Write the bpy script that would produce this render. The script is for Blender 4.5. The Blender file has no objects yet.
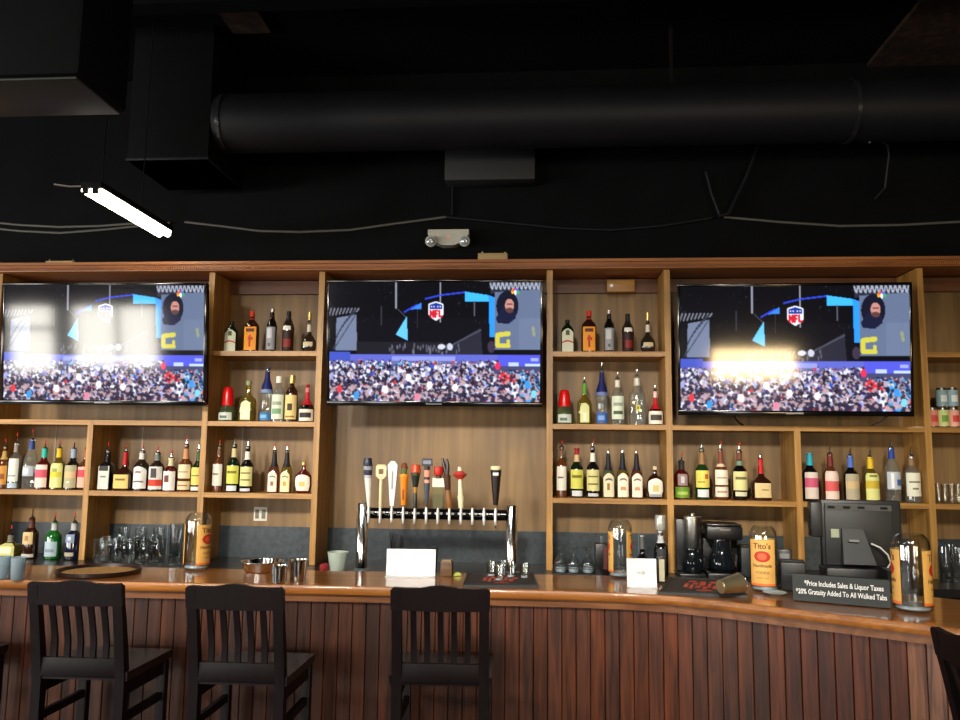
import bpy, bmesh, math, random
import numpy as np
from mathutils import Vector, Matrix
random.seed(7)
C = bpy.context.scene.collection
R = math.radians
# ------------------------------------------------------------------ camera
EYE = 1.68
FPX = 800.0
yaw, pitch, roll = R(-4.434), R(6.904), R(0.675)
fwd = Vector((math.sin(yaw)*math.cos(pitch), math.cos(yaw)*math.cos(pitch), math.sin(pitch)))
rt = Vector((math.cos(yaw), -math.sin(yaw), 0))
up = rt.cross(fwd)
rt2 = rt*math.cos(roll) + up*math.sin(roll)
up2 = -rt*math.sin(roll) + up*math.cos(roll)
cd = bpy.data.cameras.new('camera'); cam = bpy.data.objects.new('camera', cd); C.objects.link(cam)
cd.sensor_width = 36; cd.lens = FPX/960*36; cd.clip_start = 0.05
M = Matrix((rt2, up2, -fwd)).transposed().to_4x4(); M.translation = Vector((0, 0, EYE))
cam.matrix_world = M
bpy.context.scene.camera = cam
vs = bpy.context.scene.view_settings
vs.view_transform = 'Standard'; vs.look = 'None'; vs.exposure = 0.0

def ray(x, y): return fwd*FPX + rt2*(x-480) - up2*(y-360)
def P(x, y, Y):                       # photo measurement -> point standing at depth Y
    d = ray(x, y); return Vector((0, 0, EYE)) + d*(Y/d.y)
def PZ(x, y, z):                      # photo measurement -> point on the level z
    d = ray(x, y); return Vector((0, 0, EYE)) + d*((z-EYE)/d.z)

# ------------------------------------------------------------------ materials
MATS = {}
def s2l(c): return c/12.92 if c <= .04045 else ((c+.055)/1.055)**2.4
def lin(rgb): return tuple(s2l(v/255) for v in rgb) + (1,)
def newmat(name):
    m = bpy.data.materials.new(name); m.use_nodes = True
    nt = m.node_tree; return m, nt, nt.nodes['Principled BSDF']
def plain(name, rgb, rough=.5, metal=0, spec=.5, coat=0, noise=.0, nscale=20, emit=0):
    if name in MATS: return MATS[name]
    m, nt, b = newmat(name)
    c = lin(rgb)
    b.inputs['Base Color'].default_value = c
    b.inputs['Roughness'].default_value = rough
    b.inputs['Metallic'].default_value = metal
    b.inputs['Specular IOR Level'].default_value = spec
    b.inputs['Coat Weight'].default_value = coat
    b.inputs['Coat Roughness'].default_value = .06
    if emit:
        b.inputs['Emission Color'].default_value = c; b.inputs['Emission Strength'].default_value = emit
    n = nt.nodes.new('ShaderNodeTexNoise'); n.inputs['Scale'].default_value = nscale
    tc = nt.nodes.new('ShaderNodeTexCoord'); nt.links.new(tc.outputs['Object'], n.inputs['Vector'])
    r = nt.nodes.new('ShaderNodeValToRGB')
    k = max(noise, .04)
    r.color_ramp.elements[0].position = .3; r.color_ramp.elements[1].position = .7
    r.color_ramp.elements[0].color = tuple(v*(1-k) for v in c[:3])+(1,)
    r.color_ramp.elements[1].color = tuple(min(1, v*(1+k)) for v in c[:3])+(1,)
    nt.links.new(n.outputs['Fac'], r.inputs['Fac']); nt.links.new(r.outputs['Color'], b.inputs['Base Color'])
    MATS[name] = m; return m
def wood(name, dark, light, axis=0, rough=.4, coat=0, fine=26, tone=False, patch=0.0, bump=.08, coatr=.08):
    if name in MATS: return MATS[name]
    m, nt, b = newmat(name)
    tc = nt.nodes.new('ShaderNodeTexCoord'); mp = nt.nodes.new('ShaderNodeMapping')
    sc = [fine, fine, fine]; sc[axis] = fine*.06
    mp.inputs['Scale'].default_value = sc
    nt.links.new(tc.outputs['Object'], mp.inputs['Vector'])
    n = nt.nodes.new('ShaderNodeTexNoise'); n.inputs['Scale'].default_value = 1.6; n.inputs['Detail'].default_value = 5
    n.inputs['Distortion'].default_value = .6
    nt.links.new(mp.outputs['Vector'], n.inputs['Vector'])
    r = nt.nodes.new('ShaderNodeValToRGB'); r.color_ramp.elements[0].position = .32; r.color_ramp.elements[1].position = .68
    r.color_ramp.elements[0].color = lin(dark); r.color_ramp.elements[1].color = lin(light)
    nt.links.new(n.outputs['Fac'], r.inputs['Fac'])
    out = r.outputs['Color']
    n2 = nt.nodes.new('ShaderNodeTexNoise'); n2.inputs['Scale'].default_value = 1.7; n2.inputs['Detail'].default_value = 4
    nt.links.new(tc.outputs['Object'], n2.inputs['Vector'])
    r2 = nt.nodes.new('ShaderNodeMapRange'); r2.inputs['From Min'].default_value = .3; r2.inputs['From Max'].default_value = .7
    r2.inputs['To Min'].default_value = 1-max(patch, .1); r2.inputs['To Max'].default_value = 1+max(patch, .1)*.6
    nt.links.new(n2.outputs['Fac'], r2.inputs['Value'])
    mx = nt.nodes.new('ShaderNodeVectorMath'); mx.operation = 'SCALE'
    nt.links.new(out, mx.inputs[0]); nt.links.new(r2.outputs['Result'], mx.inputs['Scale']); out = mx.outputs['Vector']
    if tone:
        at = nt.nodes.new('ShaderNodeAttribute'); at.attribute_name = 'tone'
        m2 = nt.nodes.new('ShaderNodeVectorMath'); m2.operation = 'MULTIPLY'
        nt.links.new(out, m2.inputs[0]); nt.links.new(at.outputs['Color'], m2.inputs[1]); out = m2.outputs['Vector']
    nt.links.new(out, b.inputs['Base Color'])
    bp = nt.nodes.new('ShaderNodeBump'); bp.inputs['Strength'].default_value = bump; bp.inputs['Distance'].default_value = .004
    nt.links.new(n.outputs['Fac'], bp.inputs['Height']); nt.links.new(bp.outputs['Normal'], b.inputs['Normal'])
    b.inputs['Roughness'].default_value = rough; b.inputs['Coat Weight'].default_value = coat; b.inputs['Coat Roughness'].default_value = coatr
    MATS[name] = m; return m
def glass(name, tint, edge=.35, gloss=.04, milk=.08):
    """thin blown glass: tinted see-through wall, darker where seen edge-on, with a mirror-like skin"""
    if name in MATS: return MATS[name]
    m = bpy.data.materials.new(name); m.use_nodes = True; nt = m.node_tree
    nt.nodes.remove(nt.nodes['Principled BSDF']); o = nt.nodes['Material Output']
    t = nt.nodes.new('ShaderNodeBsdfTransparent'); g = nt.nodes.new('ShaderNodeBsdfGlossy'); g.inputs['Roughness'].default_value = gloss
    lw = nt.nodes.new('ShaderNodeLayerWeight'); lw.inputs['Blend'].default_value = .5
    pw = nt.nodes.new('ShaderNodeMath'); pw.operation = 'POWER'; pw.inputs[1].default_value = 3.0
    nt.links.new(lw.outputs['Facing'], pw.inputs[0])
    c = lin(tint); cr = nt.nodes.new('ShaderNodeValToRGB')
    cr.color_ramp.elements[0].color = c; cr.color_ramp.elements[1].color = tuple(v*edge for v in c[:3])+(1,)
    nt.links.new(pw.outputs[0], cr.inputs['Fac']); nt.links.new(cr.outputs['Color'], t.inputs['Color'])
    mr = nt.nodes.new('ShaderNodeMapRange'); mr.inputs['To Min'].default_value = .08; mr.inputs['To Max'].default_value = .6
    nt.links.new(pw.outputs[0], mr.inputs['Value'])
    mx = nt.nodes.new('ShaderNodeMixShader')
    nt.links.new(mr.outputs['Result'], mx.inputs['Fac']); nt.links.new(t.outputs['BSDF'], mx.inputs[1]); nt.links.new(g.outputs['BSDF'], mx.inputs[2])
    d = nt.nodes.new('ShaderNodeBsdfDiffuse'); d.inputs['Color'].default_value = tuple(min(1, v*.9) for v in c[:3])+(1,)
    m3 = nt.nodes.new('ShaderNodeMixShader'); m3.inputs['Fac'].default_value = milk
    nt.links.new(mx.outputs['Shader'], m3.inputs[1]); nt.links.new(d.outputs['BSDF'], m3.inputs[2])
    nt.links.new(m3.outputs['Shader'], o.inputs['Surface'])
    MATS[name] = m; return m
COLS = {}
def paper(rgb):
    k = 'paint_%02x%02x%02x' % tuple(rgb); return plain(k, rgb, rough=.55, spec=.3)

SHELF = wood('shelf_wood', (140, 96, 42), (186, 138, 70), 0, .42, 0, 20, patch=.15)
UPRT = wood('upright_wood', (140, 97, 42), (190, 142, 72), 2, .42, 0, 20, patch=.2)
PANEL = wood('panel_plywood', (106, 80, 44), (142, 110, 66), 2, .5, 0, 9, patch=.3)
RAILW = wood('dark_rail_wood', (84, 48, 28), (116, 70, 40), 0, .45, 0, 20)
CORN = wood('cornice_wood', (142, 84, 42), (178, 112, 58), 0, .45, 0, 20)
BARTOP = wood('varnished_bar_wood', (128, 74, 30), (170, 104, 44), 0, .3, .9, 16, patch=.2, bump=.02)
NOSE = wood('bar_edge_wood', (140, 82, 30), (184, 116, 46), 0, .42, .2, 18, patch=.2, bump=.03)
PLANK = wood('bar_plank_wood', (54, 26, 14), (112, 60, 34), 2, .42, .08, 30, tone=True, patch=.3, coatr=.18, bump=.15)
STOOL = wood('stool_wood', (14, 6, 8), (24, 12, 14), 2, .5, .0, 30)
STOOL.node_tree.nodes['Principled BSDF'].inputs['Specular IOR Level'].default_value = .25
BLACK = plain('black_plastic', (20, 20, 21), .35, noise=.1)
MATBLK = plain('matte_black', (14, 14, 15), .8, spec=.2)
CEILB = plain('black_paint', (11, 12, 14), .8, spec=.12, noise=.25, nscale=3)
DUCTM = plain('duct_black', (19, 21, 27), .55, spec=.35, noise=.15, nscale=4)
CHROME = plain('chrome', (215, 215, 215), .12, 1)
STEEL = plain('brushed_steel', (190, 188, 182), .28, 1)
WHITE = plain('white_card', (240, 240, 240), .6)
RUBBER = plain('black_rubber', (24, 24, 26), .55, noise=.2, nscale=60)
SLATE = plain('embossed_slate', (44, 54, 60), .38, noise=.35, nscale=35)
CLEAR = glass('clear_glass', (240, 245, 243), .4, .03, .06)
GLASSW = glass('tumbler_glass', (250, 252, 252), .5, .03, .0)
BODY = {
 'clear': CLEAR,
 'white': plain('frosted_white', (205, 210, 208), .2),
 'brown': plain('dark_brown_liquor', (44, 20, 12), .07, coat=.5),
 'black': plain('black_glass', (13, 12, 14), .06, coat=.5),
 'green': plain('green_glass', (22, 52, 20), .06, coat=.5),
 'gin': plain('bright_green_glass', (18, 92, 30), .06, coat=.5),
 'dgreen': plain('dark_green_glass', (14, 28, 16), .06, coat=.5),
 'amber': glass('amber_liquor', (150, 76, 24), .5),
 'amberd': plain('amber_brown_liquor', (92, 46, 18), .07, coat=.5),
 'red': plain('dark_red_liquor', (74, 14, 12), .07, coat=.5),
 'pink': glass('pink_glass', (196, 138, 110), .6),
 'yellow': glass('yellow_liquor', (206, 190, 84), .6),
 'palegreen': glass('pale_green_glass', (190, 206, 160), .55),
 'blue': plain('cobalt_glass', (16, 24, 84), .06, coat=.5),
 'navy': plain('navy_glass', (18, 22, 44), .06, coat=.5),
 'smoke': glass('smoke_glass', (120, 104, 92), .4),
}
# ------------------------------------------------------------------ mesh builder
class MB:
    def __init__(s): s.v = []; s.f = []; s.m = []; s.t = None
    def add(s, vs, fs, mi=0):
        o = len(s.v); s.v += [tuple(v) for v in vs]
        for f in fs: s.f.append(tuple(i+o for i in f)); s.m.append(mi)
        return s
    def box(s, x0, x1, y0, y1, z0, z1, mi=0, mat=None, bev=0):
        if bev:
            bm = bmesh.new(); bmesh.ops.create_cube(bm, size=1)
            bmesh.ops.scale(bm, vec=(x1-x0, y1-y0, z1-z0), verts=bm.verts)
            bmesh.ops.bevel(bm, geom=list(bm.edges), offset=bev, segments=2, profile=.5, affect='EDGES')
            bmesh.ops.translate(bm, vec=((x0+x1)/2, (y0+y1)/2, (z0+z1)/2), verts=bm.verts)
            bm.verts.index_update()
            vs = [v.co.copy() for v in bm.verts]; fs = [[v.index for v in f.verts] for f in bm.faces]; bm.free()
        else:
            vs = [Vector(p) for p in ((x0,y0,z0),(x1,y0,z0),(x1,y1,z0),(x0,y1,z0),(x0,y0,z1),(x1,y0,z1),(x1,y1,z1),(x0,y1,z1))]
            fs = [(0,3,2,1),(4,5,6,7),(0,1,5,4),(1,2,6,5),(2,3,7,6),(3,0,4,7)]
        if mat: vs = [mat @ v for v in vs]
        return s.add(vs, fs, mi)
    def hexa(s, pts, mi=0):           # 8 corner points: bottom ring then top ring
        return s.add(pts, [(0,3,2,1),(4,5,6,7),(0,1,5,4),(1,2,6,5),(2,3,7,6),(3,0,4,7)], mi)
    def lathe(s, prof, n=20, mi=0, c=(0,0), cap0=True, cap1=True, ex=2.0, dr=1.0):
        vs = []; fs = []
        for (r, z) in prof:
            for k in range(n):
                a = 2*math.pi*k/n; ca, sa = math.cos(a), math.sin(a)
                e = 2/ex
                vs.append((c[0]+r*math.copysign(abs(ca)**e, ca), c[1]+r*dr*math.copysign(abs(sa)**e, sa), z))
        for i in range(len(prof)-1):
            for k in range(n):
                k2 = (k+1) % n
                fs.append((i*n+k, i*n+k2, (i+1)*n+k2, (i+1)*n+k))
        if cap0: fs.append(tuple(range(n-1, -1, -1)))
        if cap1: fs.append(tuple((len(prof)-1)*n+k for k in range(n)))
        return s.add(vs, fs, mi)
    def tube(s, path, rad, n=8, mi=0):
        path = [Vector(p) for p in path]; rs = rad if isinstance(rad, (list, tuple)) else [rad]*len(path)
        vs = []; fs = []; ref = None
        for i, p in enumerate(path):
            t = (path[min(i+1, len(path)-1)]-path[max(i-1, 0)]).normalized()
            if ref is None:
                ref = Vector((0,0,1)) if abs(t.z) < .9 else Vector((1,0,0))
            a = (ref - t*ref.dot(t)).normalized(); b = t.cross(a); ref = a
            for k in range(n):
                q = 2*math.pi*k/n; vs.append(p+(a*math.cos(q)+b*math.sin(q))*rs[i])
        for i in range(len(path)-1):
            for k in range(n):
                k2 = (k+1) % n; fs.append((i*n+k, i*n+k2, (i+1)*n+k2, (i+1)*n+k))
        fs.append(tuple(range(n-1, -1, -1))); fs.append(tuple((len(path)-1)*n+k for k in range(n)))
        return s.add(vs, fs, mi)
    def prism(s, poly, d0, d1, plane='xz', mi=0):   # polygon extruded along the third axis
        n = len(poly)
        def pt(a, b, d): return {'xz': (a, d, b), 'xy': (a, b, d), 'yz': (d, a, b)}[plane]
        vs = [pt(a, b, d0) for a, b in poly]+[pt(a, b, d1) for a, b in poly]
        fs = [tuple(range(n)), tuple(range(2*n-1, n-1, -1))]+[(i, i+n, (i+1) % n+n, (i+1) % n) for i in range(n)]
        return s.add(vs, fs, mi)
    def sweep(s, x0, x1, pts, mi=0):  # strip of constant width in x following (y, z, thickness) points
        vs = []; fs = []
        for (y, z, t) in pts: vs += [(x0, y-t/2, z), (x1, y-t/2, z), (x1, y+t/2, z), (x0, y+t/2, z)]
        for i in range(len(pts)-1):
            for k in range(4): fs.append((i*4+k, i*4+(k+1) % 4, i*4+4+(k+1) % 4, i*4+4+k))
        fs.append((3, 2, 1, 0)); e = (len(pts)-1)*4; fs.append((e, e+1, e+2, e+3))
        return s.add(vs, fs, mi)
    def build(s, name, mats, parent=None, smooth=35, loc=None, rotz=None, fixn=True):
        me = bpy.data.meshes.new(name); me.from_pydata(s.v, [], s.f)
        if not isinstance(mats, (list, tuple)): mats = [mats]
        for m in mats: me.materials.append(m)
        me.polygons.foreach_set('material_index', s.m)
        if fixn:
            bm = bmesh.new(); bm.from_mesh(me); bmesh.ops.recalc_face_normals(bm, faces=bm.faces); bm.to_mesh(me); bm.free()
        if smooth:
            me.shade_smooth(); me.set_sharp_from_angle(angle=R(smooth))
        o = bpy.data.objects.new(name, me); C.objects.link(o)
        if parent: o.parent = parent
        if loc is not None: o.location = loc
        if rotz is not None: o.rotation_euler.z = rotz
        return o
def tag(o, label, cat, group=None):
    o['label'] = label; o['category'] = cat
    if group: o['group'] = group
    return o
def thing(name, label, cat, loc=(0,0,0), rotz=0, group=None):
    o = bpy.data.objects.new(name, None); C.objects.link(o); o.empty_display_size = .05
    o.location = loc; o.rotation_euler = (0, 0, rotz)
    return tag(o, label, cat, group)
def struct(o): o['kind'] = 'structure'; return o
def dup(root, loc, rotz, label=None, group=None):
    r = root.copy(); C.objects.link(r); r.location = loc; r.rotation_euler = (0, 0, rotz)
    if label: r['label'] = label
    if group: r['group'] = group
    for ch in list(root.children):
        c = ch.copy(); C.objects.link(c); c.parent = r
        for g in ch.children:
            d = g.copy(); C.objects.link(d); d.parent = c
    return r
def text_mesh(name, body, size, mat, parent, loc, rot, bold=.0, align='CENTER', ext=.0006):
    cu = bpy.data.curves.new(name, 'FONT'); cu.body = body; cu.size = size; cu.align_x = align; cu.align_y = 'CENTER'
    cu.offset = bold; cu.extrude = ext; cu.resolution_u = 3
    t = bpy.data.objects.new(name, cu); C.objects.link(t)
    bpy.context.view_layer.update()
    me = bpy.data.meshes.new_from_object(t.evaluated_get(bpy.context.evaluated_depsgraph_get()))
    bpy.data.objects.remove(t); bpy.data.curves.remove(cu)
    me.materials.clear(); me.materials.append(mat)
    o = bpy.data.objects.new(name, me); C.objects.link(o); o.parent = parent; o.location = loc; o.rotation_euler = rot
    return o
# ------------------------------------------------------------------ room shell
XL, XR, YF, YB, ZC = -10.6, 6.5, -5.0, 5.36, 4.38
FLOORM = wood('floor_boards', (26, 19, 16), (40, 30, 25), 0, .5, .05, 8)
struct(MB().box(XL, XR, YF-.2, YB+.1, -.1, 0).build('floor', FLOORM))
struct(MB().box(XL, XR, YF-.2, YB+.1, ZC, ZC+.1).build('ceiling', CEILB))
struct(MB().box(XL, XR, YB, YB+.1, 0, ZC).build('wall_back', CEILB))
struct(MB().box(XR, XR+.1, YF-.2, YB+.1, 0, ZC).build('wall_right', plain('wall_dark_tan', (54, 44, 36), .8)))
WALLT = plain('wall_tan', (62, 50, 40), .8)
def wall_with_openings(name, axis, pos, a0, a1, openings):
    mb = MB(); cur = a0
    def bx(u0, u1, z0, z1):
        if u1-u0 < 1e-4 or z1-z0 < 1e-4: return
        if axis == 'x': mb.box(u0, u1, pos-.15, pos, z0, z1)
        else: mb.box(pos-.15, pos, u0, u1, z0, z1)
    for (u0, u1, z0, z1) in sorted(openings):
        bx(cur, u0, 0, ZC); bx(u0, u1, 0, z0); bx(u0, u1, z1, ZC); cur = u1
    bx(cur, a1, 0, ZC)
    return struct(mb.build(name, WALLT))
OPF = [(-9.55, -8.60, 1.02, 2.36), (-8.33, -6.62, 1.12, 2.36), (2.62, 4.15, 1.42, 2.05), (-5.55, -3.85, .95, 2.45), (.62, 1.85, .95, 2.45)]  # last two are added unseen windows for frontal fill, clear of screen reflections
OPL_FILL = [(-3.6, -1.2, 1.0, 2.5), (-.6, 1.8, 1.0, 2.5)]  # unseen side windows, added as fill light from the left
wall_with_openings('wall_front', 'x', YF, XL, XR, OPF)
wall_with_openings('wall_left', 'y', XL, YF, YB, OPL_FILL)
FRM = plain('window_frame_paint', (40, 34, 30), .5)
def area(name, loc, rot, sx, sy, power, col):
    l = bpy.data.lights.new(name, 'AREA'); l.shape = 'RECTANGLE'; l.size = sx; l.size_y = sy; l.energy = power; l.color = col
    o = bpy.data.objects.new(name, l); C.objects.link(o); o.location = loc; o.rotation_euler = rot; return o
RAD = {0: 23, 1: 23, 2: 44, 3: 15, 4: 12}
FILLW = 25
SPOTW = 820
for i, (u0, u1, z0, z1) in enumerate(OPF):
    f = MB(); t = .05
    f.box(u0, u0+t, YF-.12, YF-.04, z0, z1).box(u1-t, u1, YF-.12, YF-.04, z0, z1)
    f.box(u0+t, u1-t, YF-.12, YF-.04, z0, z0+t).box(u0+t, u1-t, YF-.12, YF-.04, z1-t, z1)
    if i == 0: f.box(u0+t, u1-t, YF-.11, YF-.05, 1.86, 1.93)
    if i == 1: f.box(-7.47, -7.40, YF-.11, YF-.05, z0+t, z1-t)
    struct(f.build('window_%d' % (i+1), FRM))
    A = (u1-u0)*(z1-z0); col = (1, .95, .84) if i < 2 else (1, .97, .93) if i > 2 else (1, .72, .36)
    area('daylight_or_fill', ((u0+u1)/2, YF-.16, (z0+z1)/2), (R(90), 0, 0), u1-u0, z1-z0, RAD[i]*math.pi*A, col)
for i, (u0, u1, z0, z1) in enumerate(OPL_FILL):
    f = MB(); t = .05
    f.box(XL-.12, XL-.04, u0, u0+t, z0, z1).box(XL-.12, XL-.04, u1-t, u1, z0, z1)
    f.box(XL-.12, XL-.04, u0+t, u1-t, z0, z0+t).box(XL-.12, XL-.04, u0+t, u1-t, z1-t, z1)
    f.box(XL-.11, XL-.05, (u0+u1)/2-.03, (u0+u1)/2+.03, z0+t, z1-t)
    struct(f.build('window_%d' % (i+6), FRM))
    area('daylight_or_fill', (XL-.16, (u0+u1)/2, (z0+z1)/2), (R(90), 0, R(-90)), u1-u0, z1-z0, 26*math.pi*(u1-u0)*(z1-z0), (1, .97, .93))
w = bpy.data.worlds.new('world'); bpy.context.scene.world = w; w.use_nodes = True
w.node_tree.nodes['Background'].inputs['Color'].default_value = (.75, .85, 1, 1)
w.node_tree.nodes['Background'].inputs['Strength'].default_value = .5

# ------------------------------------------------------------------ back bar shelving
YS = 5.0; YP = 5.30; TH = .0375; ST = .031
ZK = 1.0                                        # back counter height
ZA, ZB, ZSC = EYE+.6627, EYE+.2085, EYE-.2445   # the three shelf levels
ZCB, ZCT = EYE+1.1825, EYE+1.246
UP = [-5.11, -3.641, -2.1763, -1.4408, .0318, .7644, 2.2924, 3.02]
SHR = thing('back_bar_shelving', 'tall brown wooden shelving with open bays covering the wall behind the bar', 'shelving', (0, YP, ZK))
def sp(mb, name, mat):
    mb.v = [(x, y-YP, z-ZK) for x, y, z in mb.v]; return mb.build(name, mat, SHR)
for x in UP: sp(MB().box(x, x+TH, YS, YP, ZK, ZCB), 'upright', UPRT)
for x in (-2.937, 1.5273): sp(MB().box(x, x+TH, YS, YP, ZK, ZB), 'upright', UPRT)
def shelf(x0, x1, z): sp(MB().box(x0, x1, YS+.002, YP, z-ST, z), 'shelf_board', SHELF)
for a, b, lv in ((0, 1, 'ABC'), (2, 3, 'ABC'), (4, 5, 'ABC'), (6, 7, 'ABC')):
    for l in lv: shelf(UP[a]+TH, UP[b], {'A': ZA, 'B': ZB, 'C': ZSC}[l])
for (x0, x1, xm) in ((UP[1]+TH, UP[2], -2.937), (UP[5]+TH, UP[6], 1.5273)):
    shelf(x0, xm, ZB); shelf(xm+TH, x1, ZB); shelf(x0, xm, ZSC); shelf(xm+TH, x1, ZSC)
sp(MB().box(UP[0], UP[-1]+TH, YP, YP+.04, ZK, ZCB+.02), 'back_panel', PANEL)
for i in range(len(UP)-1): sp(MB().box(UP[i]+TH, UP[i+1], YP-.03, YP, ZCB-.09, ZCB), 'top_rail', RAILW)
for x in (-3.34, -2.72, -2.02): sp(MB().box(x, x+.009, YP-.004, YP, ZSC+.0, ZB-ST), 'seam_strip', plain('pale_strip', (150, 140, 124), .5))
co = MB().box(UP[0], UP[-1]+TH, YS-.03, YP+.05, ZCB+.004, ZCT, bev=.004)
co.box(UP[0], UP[-1]+TH, YS-.045, YS-.03, ZCT-.018, ZCT)
cor = sp(co, 'cornice', CORN)
de = MB(); n = int((UP[-1]-UP[0])/.0125)
for k in range(n):
    x = UP[0]+k*.0125; de.box(x, x+.0075, YS-.04, YS-.03, ZCB+.012, ZCB+.03)
de.v = [(x, y-YP, z-ZK) for x, y, z in de.v]; o = de.build('dentil_strip', CORN, cor, smooth=0)
bs = MB(); xs = [UP[0]]
for i in range(len(UP)-1):
    bs.box(UP[i]+TH, UP[i+1], YP-.012, YP-.001, ZK, EYE-.475)
sp(bs, 'backsplash', SLATE)
for sx in (-1.166, -2.5, .62, 1.2, 2.1): sp(MB().box(sx, sx+.006, YP-.014, YP-.0121, ZK, EYE-.475), 'backsplash_seam', plain('seam_grey', (92, 102, 108), .5))
# black back counter
ctr = MB().box(UP[0], UP[-1]+TH, 4.62, 5.30, ZK-.045, ZK-.001).build('back_counter', plain('black_laminate', (22, 23, 25), .3), None)
tag(ctr, 'black counter top running under the shelving behind the bar', 'counter')
cab = thing('back_bar_cabinet', 'black cabinet row under the counter behind the bar', 'cabinet', (-.9, 5.0, 0))
MB().box(UP[0]+.9, UP[-1]+.9, -.34, .29, 0, ZK-.046).build('body', MATBLK, cab)
# ------------------------------------------------------------------ bar
ZBAR = 1.07
FR = [(-5.0, 3.66), (-2.5, 3.745), (-.95, 3.80), (.10, 3.812), (.36, 3.795), (.58, 3.75), (.81, 3.635), (1.06, 3.485), (1.26, 3.362), (1.446, 3.25), (1.62, 3.08), (1.74, 2.88), (1.80, 2.65), (1.81, 1.0)]
INN = [(-5.0, 4.20), (-2.5, 4.24), (-.95, 4.29), (.10, 4.33), (.45, 4.34), (.80, 4.30), (1.15, 4.20), (1.50, 4.06), (1.83, 3.86), (2.05, 3.70), (2.25, 3.50), (2.38, 3.25), (2.44, 2.95), (2.45, 1.0)]
def offs(pl, d):
    out = []
    for i, p in enumerate(pl):
        a = Vector(pl[max(i-1, 0)]); b = Vector(pl[min(i+1, len(pl)-1)]); t = (b-a).normalized(); out.append((p[0]-t.y*d, p[1]+t.x*d))
    return out
def strip(mb, A, B, z0, z1):
    for i in range(len(A)-1):
        mb.hexa([(*A[i], z0), (*A[i+1], z0), (*B[i+1], z0), (*B[i], z0), (*A[i], z1), (*A[i+1], z1), (*B[i+1], z1), (*B[i], z1)])
def solid(A, B, z0, z1):
    mb = MB(); n = len(A); vs = []
    for a, b in zip(A, B): vs += [(*a, z0), (*b, z0), (*b, z1), (*a, z1)]
    fs = []
    for i in range(n-1):
        for k in range(4): fs.append((i*4+k, i*4+(k+1) % 4, i*4+4+(k+1) % 4, i*4+4+k))
    fs += [(0, 1, 2, 3), tuple((n-1)*4+k for k in (3, 2, 1, 0))]
    return mb.add(vs, fs)
bt = thing('bar_worktop', 'long glossy orange-brown wooden bar top bending toward the right', 'bar top', (-2.0, 3.9, ZBAR-.042))
def loc_(mb, o): L = o.location; mb.v = [(x-L[0], y-L[1], z-L[2]) for x, y, z in mb.v]; return mb
loc_(solid(offs(FR, .012), INN, ZBAR-.042, ZBAR), bt).build('worktop', BARTOP, bt)
nz = MB(); k = 7; vs = []; fs = []
secs = [(.0125, ZBAR-.0005), (.004, ZBAR-.002), (.0, ZBAR-.010), (-.001, ZBAR-.021), (.0, ZBAR-.032), (.004, ZBAR-.040), (.0125, ZBAR-.042)]
rows = [[(*p, z) for p in offs(FR, d)] for d, z in secs]
for i in range(len(FR)):
    for r in rows: vs.append(r[i])
for i in range(len(FR)-1):
    for j in range(k): fs.append((i*k+j, i*k+(j+1) % k, i*k+k+(j+1) % k, i*k+k+j))
loc_(nz.add(vs, fs), bt).build('rounded_edge', NOSE, bt)
bf = thing('bar_counter', 'brown bar front of narrow upright reddish wooden planks under the bar top', 'bar', (-2.0, 3.9, 0))
loc_(solid(offs(FR, .03), offs(FR, .07), ZBAR-.078, ZBAR-.0425), bf).build('moulding', wood('moulding_wood', (112, 66, 34), (150, 96, 56), 0, .4, .2, 18), bf)
loc_(solid(offs(FR, .085), offs(INN, -.05), .02, ZBAR-.0425), bf).build('carcass', MATBLK, bf)
# planks
pth = offs(FR, .062)
seg = []; acc = 0
for a, b in zip(pth[:-1], pth[1:]):
    l = math.dist(a, b); seg.append((acc, acc+l, Vector(a), Vector(b))); acc += l
def at_arc(s):
    for s0, s1, a, b in seg:
        if s <= s1 or s1 == acc: return a+(b-a)*((s-s0)/(s1-s0)), (b-a).normalized()
pm = MB(); tones = []; s = .02; rnd = random.Random(3)
while s+.066 < acc:
    pa, ta = at_arc(s+.0012); pb, tb = at_arc(s+.0648)
    na = Vector((-ta.y, ta.x)); nb = Vector((-tb.y, tb.x))
    q = [pa-na*0, pb-nb*0]; ca = pa+ta*.0025-na*.0025; cb = pb-tb*.0025-nb*.0025
    bk = [pa+na*.02, pb+nb*.02]
    poly = [pa, ca, cb, pb, bk[1], bk[0]]
    o0 = len(pm.v)
    vs = [(p.x, p.y, .06) for p in poly]+[(p.x, p.y, ZBAR-.05) for p in poly]
    fs = [tuple(range(5, -1, -1)), tuple(range(6, 12))]+[(i, (i+1) % 6, (i+1) % 6+6, i+6) for i in range(6)]
    pm.add(vs, fs)
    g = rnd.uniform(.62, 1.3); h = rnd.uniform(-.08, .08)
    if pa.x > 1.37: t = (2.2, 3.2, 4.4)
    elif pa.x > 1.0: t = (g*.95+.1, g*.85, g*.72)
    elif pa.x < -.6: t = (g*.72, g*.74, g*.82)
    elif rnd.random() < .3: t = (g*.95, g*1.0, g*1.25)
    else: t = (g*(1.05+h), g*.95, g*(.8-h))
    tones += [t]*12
    s += .066
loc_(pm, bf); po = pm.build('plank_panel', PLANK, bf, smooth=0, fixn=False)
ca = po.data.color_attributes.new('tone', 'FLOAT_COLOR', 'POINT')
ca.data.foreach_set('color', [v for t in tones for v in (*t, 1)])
loc_(solid(offs(FR, .055), offs(FR, .082), .0, .10), bf).build('kick_board', STOOL, bf)

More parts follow.
